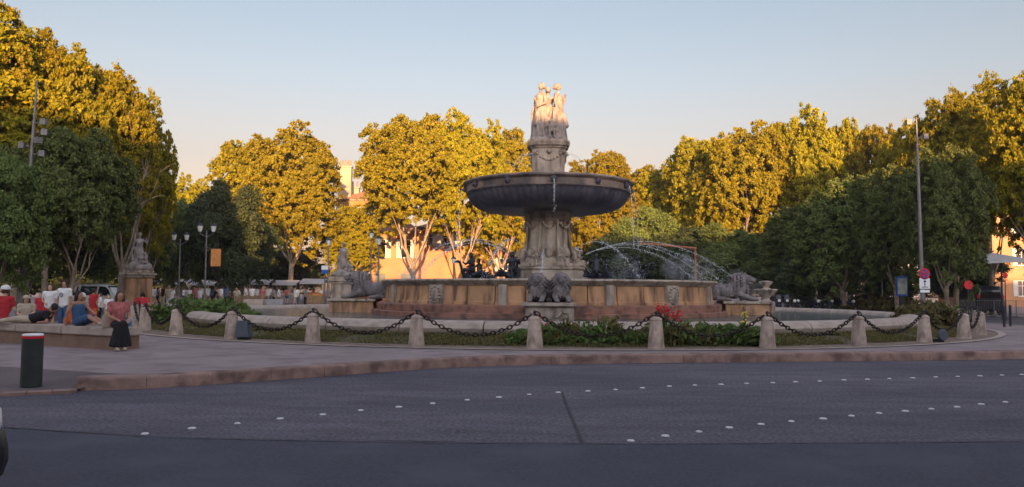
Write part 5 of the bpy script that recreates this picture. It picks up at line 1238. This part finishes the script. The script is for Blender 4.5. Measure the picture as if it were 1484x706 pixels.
# ------------------------------------------------------------------ masts, lanterns, signs
def mast(px, Z, top, lab, floods, basepx=None):
    x = gx(px, Z); h = H_(px, top, Z); e = empty('floodlight_mast', (x, Z, PAVE)); tag(e, lab, 'mast')
    mb = MB(); mb.lathe([(.17, 0), (.17, .5), (.11, .55), (.07, h * .75), (.03, h)], 12); mb.build('pole', 'galv', e, smooth=40)
    for (z, a) in floods:
        z *= h; mb = MB(); dx = math.cos(R(a)); dy = math.sin(R(a)); mb.tube([(0, 0, z), (dx * .3, dy * .3, z + .05)], .025, 6)
        mb.box((dx * .42, dy * .42, z + .06), (.24, .24, .26), R(a)); mb.build('floodlight', 'galv', e)
    return e
m_ = mast(40, 34, 112, 'tall grey floodlight mast in front of the left trees', [(.82, 0), (.78, 20), (.74, -30), (.72, 180), (.69, 10)]); m_.rotation_euler.y = R(2.0)
m_.location.x = gx(29, 34)
m_ = mast(1337, 41, 168, 'tall grey mast behind the no-parking sign at the right', [(.97, 180), (.90, 0)]); m_.rotation_euler.y = R(-.6)
def lantern(px, Z, top, lab, arms=2, banner=False, group='double lantern posts'):
    x = gx(px, Z); h = H_(px, top, Z) - .55; e = empty('street_lamp', (x, Z, PAVE), R(8)); tag(e, lab, 'street lamp', group)
    mb = MB(); mb.lathe([(.14, 0), (.14, .6), (.10, .7), (.06, 1.0), (.045, h), (.07, h + .02), (.02, h + .1)], 12)
    for s_ in ((-1, 1) if arms == 2 else ()): mb.tube([(0, 0, h - .35), (s_ * .22, 0, h - .2), (s_ * .40, 0, h - .12), (s_ * .42, 0, h + .02)], .025, 6)
    mb.build('post', 'galv', e, smooth=40)
    for s_ in ((-1, 1) if arms == 2 else (0,)):
        mb = MB(); mb.lathe([(.10, 0), (.19, .36)], 6, (s_ * .42, 0, h + .03)); a = mb.build('lantern', 'lampg', e)
        mb = MB(); mb.lathe([(.23, .0), (.20, .05), (.06, .16), (.03, .2), (.001, .26)], 6, (s_ * .42, 0, h + .39)); mb.build('lantern_hood', 'iron', a)
    if banner:
        mb = MB(); mb.box((.62, 0, h - 1.65), (.62, .03, 1.15)); mb.build('banner', 'orangecloth', e)
        mb = MB()
        for z in (h - 1.08, h - 2.22): mb = MB(); mb.tube([(0, 0, z), (.95, 0, z)], .018, 6); mb.build('banner_arm', 'iron', e)
    return e
lantern(297, 52, 324, 'double-headed lantern post carrying an orange banner', 2, True)
lantern(259, 56, 337, 'double-headed lantern post left of the orange banner', 2)
lantern(475, 55, 345, 'lantern post left of the blue and white sign post', 1)
lantern(537, 60, 335, 'lantern post before the left end of the orange house', 1)
lantern(548, 48, 342, 'thin dark lantern post just right of the left lions', 1)
lantern(657, 62, 372, 'slim lantern post against the bright orange house front', 1)
lantern(1278, 56, 368, 'dark lantern post between the motorcycles and the poster board', 1)
lantern(1175, 62, 380, 'dark lantern post in front of the gold-lit cream house', 1)
lantern(150, 58, 362, 'lantern post behind the white van', 1)
# brown mast arm over the right arcs
Z = 46; e = empty('mast_arm', (gx(1008, Z), Z, PAVE)); h = H_(1008, 360, Z); w_ = gx(1008, Z) - gx(929, Z); tag(e, 'rusty brown mast arm reaching left over the right-hand water arcs', 'mast arm')
mb = MB(); mb.tube([(0, 0, 0), (0, 0, h)], .06, 8); mb.tube([(.05, 0, h), (-w_, 0, h + .28)], [.07, .055], 8); mb.build('arm', mat('rusty_orange_paint', (.33, .12, .06), .8, .3, 5), e)
mb = MB(); mb.box((-w_, 0, h + .38), (.22, .22, .5)); mb.build('signal_box', 'wood', e, bevel=.03)
# no-parking sign
def text(name, body, size, m, parent, loc, rx=90, ext=.004):
    c = bpy.data.curves.new(name, 'FONT'); c.body = body; c.size = size; c.extrude = ext; c.align_x = 'CENTER'; c.align_y = 'CENTER'
    t = bpy.data.objects.new(name, c); COL.objects.link(t); dg = bpy.context.evaluated_depsgraph_get(); me = bpy.data.meshes.new_from_object(t.evaluated_get(dg)); bpy.data.objects.remove(t)
    o = link(name, me, m, parent, loc); o.rotation_euler = (R(rx), 0, 0); return o
Z = 36; e = empty('road_sign', on(1339.5, Z)); tag(e, 'round red no-parking sign above a small white plate on a grey post', 'sign')
zc = H_(1339, 397, Z); r = 8.2 / F * Z
mb = MB(); mb.tube([(0, 0, 0), (0, 0, zc + .2)], .035, 10); mb.build('post', 'galv', e)
mb = MB(); mb.lathe([(r, -.01), (r, .01)], 32); mb.v = [(a, c - .05, b + zc) for a, b, c in mb.v]; mb.build('disc', 'red', e)
mb = MB(); mb.lathe([(r * .72, -.006), (r * .72, .006)], 32); mb.v = [(a, c - .067, b + zc) for a, b, c in mb.v]; mb.build('disc_face', 'bluesign', e)
mb = MB(); mb.lathe([(r * .83, -.004), (r * .83, .004)], 32); mb.v = [(a, c - .0625, b + zc) for a, b, c in mb.v]; mb.build('white_line', 'white', e) if False else None
mb = MB(); mb.box((0, -.080, zc), (r * 1.45, .010, r * .26), M4=Matrix.Rotation(R(45), 3, 'Y')); mb.box((0, -.086, zc), (r * 1.45, .008, r * .24), M4=Matrix.Rotation(R(-45), 3, 'Y')); mb.build('cross_bars', 'red', e)
z2 = H_(1339, 411, Z); mb = MB(); mb.box((0, -.05, z2), (15 / F * Z, .02, 15 / F * Z)); pl_ = mb.build('plate', 'white', e)
mb = MB(); mb.box((0, -.066, z2 - .02), (.03, .01, .22)); mb.add([(-.07, -.072, z2 + .07), (.07, -.072, z2 + .07), (0, -.072, z2 + .16), (-.07, -.062, z2 + .07), (.07, -.062, z2 + .07), (0, -.062, z2 + .16)], [(0, 1, 2), (5, 4, 3), (0, 3, 4, 1), (1, 4, 5, 2), (2, 5, 3, 0)]); mb.box((.0, -.064, z2 - .16), (.3, .008, .025)); mb.build('arrow', 'black', pl_)
z3 = H_(1339, 422, Z); mb = MB(); mb.box((0, -.05, z3), (.42, .02, .12)); mb.build('lower_plate', 'white', e)
# blue and white sign left of the fountain
Z = 52; e = empty('road_sign', on(470.5, Z)); tag(e, 'blue and white square sign on a pale post left of the stone statue', 'sign')
z1 = H_(470, 391, Z); mb = MB(); mb.tube([(0, 0, 0), (0, 0, z1 + .3)], .04, 8); mb.build('post', 'galv', e)
mb = MB(); mb.box((0, -.06, z1 + .13), (.44, .02, .26)); mb.build('white_plate', 'white', e); mb = MB(); mb.box((0, -.06, z1 - .13), (.44, .02, .26)); mb.build('blue_plate', 'bluesign', e)
# poster board
Z = 50; e = empty('poster_board', on(1307, Z), R(-4)); z1 = H_(1307, 415, Z); tag(e, 'blue framed poster board on a post behind the dry grass at the right', 'poster board')
mb = MB(); mb.box((0, 0, z1), (13 / F * Z * 1.25, .14, 27 / F * Z * 1.05)); mb.build('frame', 'bluesign', e, bevel=.02); mb = MB(); mb.box((0, -.08, z1), (13 / F * Z, .02, 23 / F * Z)); mb.build('poster', mat('faded_poster_print', (.30, .36, .36), .6, .5, 3, col2=(.5, .5, .42)), e)
mb = MB(); mb.box((0, 0, z1 / 2 - .3), (.22, .12, z1 - .6)); mb.build('stand', 'iron', e)

# ------------------------------------------------------------------ statues on pedestals at both sides
def pedestal_statue(px, Z, top, base_top, wpx, lab, th, up):
    x = gx(px, Z); hp = H_(px, base_top, Z); h = H_(px, top, Z); w_ = wpx / F * Z; e = empty('pedestal_statue', (x, Z, PAVE), R(4)); tag(e, lab, 'statue', 'statues on tall pedestals')
    mb = MB()
    for (a, z0, z1) in ((1.35, 0, .25), (1.18, .252, .5), (1.0, .502, hp - .42)): mb.box((0, 0, (z0 + z1) / 2), (w_ * a, w_ * a, z1 - z0))
    mb.build('pedestal', 'ochre' if px < 300 else 'stone', e, bevel=.03)
    mb = MB(); mb.box((0, 0, hp - .34), (w_ * 1.15, w_ * 1.15, .14)); mb.box((0, 0, hp - .20), (w_ * 1.32, w_ * 1.32, .13)); mb.box((0, 0, hp - .06), (w_ * 1.1, w_ * 1.1, .14)); mb.build('cornice', 'stone', e, bevel=.03)
    mb = MB(); sc = (h - hp) / 1.82
    for k in range(10): a = k * .628; mb.ell((w_ * .36 * math.cos(a), w_ * .36 * math.sin(a), .12), (.32, .32, .26 + .1 * math.sin(k * 2)), 10)
    mb.ell((0, 0, .1), (w_ * .45, w_ * .45, .35), 14); draped(mb, (0, 0, .12), R(th), sc * .97, up, 0)
    putto_blob(mb, (w_ * .36, -.1, .3), R(-30), sc * .8)
    o = link('figure', remeshed(mb, .03, 1), 'pale', e); o.location.z = hp
pedestal_statue(200, 44, 338, 392, 30, 'seated stone figure with child on a tall square pedestal behind the left posts', 20, 1)
pedestal_statue(497, 50, 352, 402, 30, 'stone figure on a stepped pedestal between the lions and the blue sign', -20, 0)

# ------------------------------------------------------------------ stalls, barriers, blocks
def stall(px0, px1, Z, top, lab, i):
    x0, x1 = gx(px0, Z), gx(px1, Z); h = H_(px0, top, Z); w_ = x1 - x0; e = empty('market_stall', ((x0 + x1) / 2, Z, PAVE)); tag(e, lab, 'market stall', 'market stalls behind the crowd')
    mb = MB(); mb.add([(-w_ / 2, -1.4, h - .35), (w_ / 2, -1.4, h - .35), (w_ / 2, 0, h), (-w_ / 2, 0, h), (w_ / 2, 1.4, h - .35), (-w_ / 2, 1.4, h - .35), (-w_ / 2, -1.4, h - .55), (w_ / 2, -1.4, h - .55)], [(0, 1, 2, 3), (3, 2, 4, 5), (6, 7, 1, 0)]); mb.build('awning', 'canvas', e)
    for sx in (-1, 1):
        for y in (-1.35, 1.35): mb = MB(); mb.tube([(sx * (w_ / 2 - .05), y, 0), (sx * (w_ / 2 - .05), y, h - .36)], .03, 6); mb.build('pole', 'galv', e)
    mb = MB(); mb.box((0, .2, .45), (w_ * .86, 1.2, .85)); mb.build('counter', ('wood', 'concrete')[i % 2], e)
    mb = MB(); random.seed(i)
    for q in range(14): mb.box((random.uniform(-.4, .4) * w_, random.uniform(-.3, .6), .95), (random.uniform(.2, .4), .3, random.uniform(.1, .35)))
    mb.build('goods', ('orangecloth', 'wood', 'canvas')[i % 3], e)
for i, a in enumerate(range(205, 475, 39)): stall(a, a + 35, 82 + (i % 2) * 2, 404 + (i % 3), f'market stall with a pale awning behind the crowd, {ordw(i)} from the left', i)
# wooden and concrete barriers left of the fountain
e = empty('wooden_crate_planter', on(362, 57)); tag(e, 'wooden slatted planter box behind the left side of the basin', 'planter')
mb = MB()
for k in range(8): mb.box((-.95 + k * .27, 0, .5 + .03 * (k % 2)), (.22, .06, 1.0 + .06 * (k % 2)))
for k in range(8): mb.box((-.95 + k * .27, .9, .5), (.22, .06, 1.0))
mb.build('side_panel', 'wood', e); MB().box((0, .45, .5), (2.0, .8, .8)).build('box', 'darkpave', e)
for i, (px, Z, m, lab) in enumerate(((368, 50, 'rim', 'tan sloping stone block behind the left end of the basin'), (397, 51, 'concrete', 'grey sloping concrete block right of the tan one'))):
    e = empty('sloping_block', on(px, Z), R(5)); tag(e, lab, 'block'); w_ = 28 / F * Z
    mb = MB(); mb.add([(-w_ / 2, -.7, 0), (w_ / 2, -.7, 0), (w_ / 2, .5, 0), (-w_ / 2, .5, 0), (-w_ / 2, -.1, .85), (w_ / 2, -.1, .85), (w_ / 2, .5, .85), (-w_ / 2, .5, .85)], [(3, 2, 1, 0), (0, 1, 5, 4), (4, 5, 6, 7), (1, 2, 6, 5), (2, 3, 7, 6), (3, 0, 4, 7)]); mb.build('block', m, e, bevel=.03)
# dark spotlight housings on the lawn
for px, Z, wpx, hpx, rz, lab in ((351, 23.6, 19, 24, -8, 'dark slate flat spotlight housing beside the third post from the left'), (1363, 24.5, 17, 17, 12, 'dark slate rounded spotlight housing near the right end of the lawn')):
    e = empty('spotlight_housing', on(px, Z, .30), R(rz)); tag(e, lab, 'spotlight'); w_ = wpx / F * Z; h = hpx / F * Z
    if px < 500: mb = MB(); mb.add([(-w_ * .5, 0, 0), (w_ * .62, 0, 0), (w_ * .38, .05, h), (-w_ * .48, .05, h), (-w_ * .5, .28, 0), (w_ * .62, .28, 0), (w_ * .38, .28, h), (-w_ * .48, .28, h)], [(0, 1, 2, 3), (7, 6, 5, 4), (0, 4, 5, 1), (1, 5, 6, 2), (2, 6, 7, 3), (3, 7, 4, 0)]); mb.build('housing', 'panel', e, bevel=.02)
    else: mb = MB(); mb.lathe([(.001, 0), (w_ * .48, 0), (w_ * .5, .05), (w_ * .42, .10), (.001, .11)], 24); mb.v = [(a, -c, b + w_ * .42) for a, b, c in mb.v]; mb.build('housing', 'panel', e, smooth=40)
    MB().box((0, .2, -.05), (w_ * .9, .2, .14)).build('foot', 'iron', e)
# crowd barriers at the right
random.seed(5)
for i, (px, Z) in enumerate(((1392, 52), (1424, 51.5), (1456, 51), (1488, 50.5))):
    e = empty('crowd_barrier', on(px, Z), R(-3)); tag(e, f'grey steel crowd barrier, {ordw(i)} from the left in the row before the orange wall', 'barrier', 'crowd barriers at the right'); w_ = 1.32
    mb = MB(); mb.tube([(-w_ / 2, 0, .05), (-w_ / 2, 0, 1.05), (w_ / 2, 0, 1.05), (w_ / 2, 0, .05)], .022, 6); mb.tube([(-w_ / 2, 0, .22), (w_ / 2, 0, .22)], .018, 6); mb.build('frame', 'galv', e)
    mb = MB()
    for q in range(11): x = -w_ / 2 + w_ * (q + 1) / 12; mb.tube([(x, 0, .22), (x, 0, 1.05)], .009, 5)
    mb.build('bars', 'galv', e)
    for sx in (-1, 1): MB().box((sx * w_ * .42, 0, .03), (.05, .5, .04)).build('foot', 'galv', e)
# cantilever awning at the right
Z = 46; xa, xb = gx(1398, Z), gx(1476, Z); h = H_(1437, 376, Z); e = empty('parasol', ((xa + xb) / 2, Z, PAVE), R(6)); tag(e, 'wide flat pale parasol on a dark post in front of the orange wall', 'parasol'); w_ = xb - xa
mb = MB(); mb.add([(-w_ / 2, -1.0, h - .22), (w_ / 2, -1.0, h + .02), (w_ / 2, 1.0, h + .02), (-w_ / 2, 1.0, h - .22), (.1, 0, h + .38), (-w_ / 2, -1.0, h - .30), (w_ / 2, -1.0, h - .16), (w_ / 2, 1.0, h - .16), (-w_ / 2, 1.0, h - .30)], [(0, 1, 4), (1, 2, 4), (2, 3, 4), (3, 0, 4), (5, 6, 1, 0), (6, 7, 2, 1), (7, 8, 3, 2), (8, 5, 0, 3)]); mb.build('canopy', 'canvas', e)
mb = MB(); mb.tube([(w_ * .28, .3, 0), (w_ * .28, .3, h + .1)], .05, 8); 
for sx in (-.45, .45):
    for y in (-.9, .9): mb.tube([(w_ * .28, .3, h - .1), (w_ * sx, y, h - .2)], .015, 5)
mb.build('post', 'iron', e)
for i, (px, Z, y) in enumerate(((1403, 44, 413), (1457, 44, 399))):
    e = empty('round_red_sign', on(px, Z)); h = H_(px, y, Z); tag(e, ('round red sign on a thin post left of the dark van', 'small round red sign in front of the orange wall')[i], 'sign')
    mb = MB(); mb.tube([(0, 0, 0), (0, 0, h)], .025, 6); mb.build('post', 'iron', e); mb = MB(); mb.lathe([(.24 - i * .1, -.012), (.24 - i * .1, .012)], 24); mb.v = [(a, c - .04, b + h) for a, b, c in mb.v]; mb.build('disc', 'red', e)
# slim posts at the far right of the pavement
for i, (px, Z) in enumerate(((1454, 36), (1463, 37))):
    e = empty('slim_bollard', on(px, Z)); tag(e, ('slim dark bollard at the right, left one of the pair', 'slim dark bollard at the right, right one of the pair')[i], 'bollard', 'pair of slim bollards')
    mb = MB(); mb.lathe([(.055, 0), (.055, .85), (.07, .87), (.06, .95), (.001, 1.0)], 12); mb.build('post', 'iron', e, smooth=40)
# stone urn beside the right lions
Z = 43; e = empty('stone_urn', on(1110, Z)); tag(e, 'carved stone urn on a column right of the right-side lions', 'urn')
mb = MB(); mb.box((0, 0, .5), (.75, .75, 1.0)); mb.build('column', 'stone', e, bevel=.03)
mb = MB(); mb.lathe([(.3, 1.0), (.18, 1.12), (.2, 1.2), (.5, 1.5), (.62, 1.6), (.6, 1.66), (.3, 1.64), (.15, 1.75), (.32, 1.95), (.36, 2.05), (.12, 2.1)], 24); mb.build('urn', 'stone', e, smooth=50)
# ------------------------------------------------------------------ evening haze
mh = bpy.data.materials.new('evening_air'); mh.use_nodes = True
N = mh.node_tree.nodes; L = mh.node_tree.links; N.remove(N['Principled BSDF'])
v_ = N.new('ShaderNodeVolumePrincipled'); v_.inputs['Color'].default_value = (.86, .82, .88, 1); v_.inputs['Density'].default_value = .00028; v_.inputs['Anisotropy'].default_value = .1
L.new(v_.outputs[0], N['Material Output'].inputs['Volume'])
o = MB().box((0, 60, 14.5), (820, 820, 31)).build('haze', mh); tag(o, 'faint evening haze over the whole square', 'haze', kind='stuff')
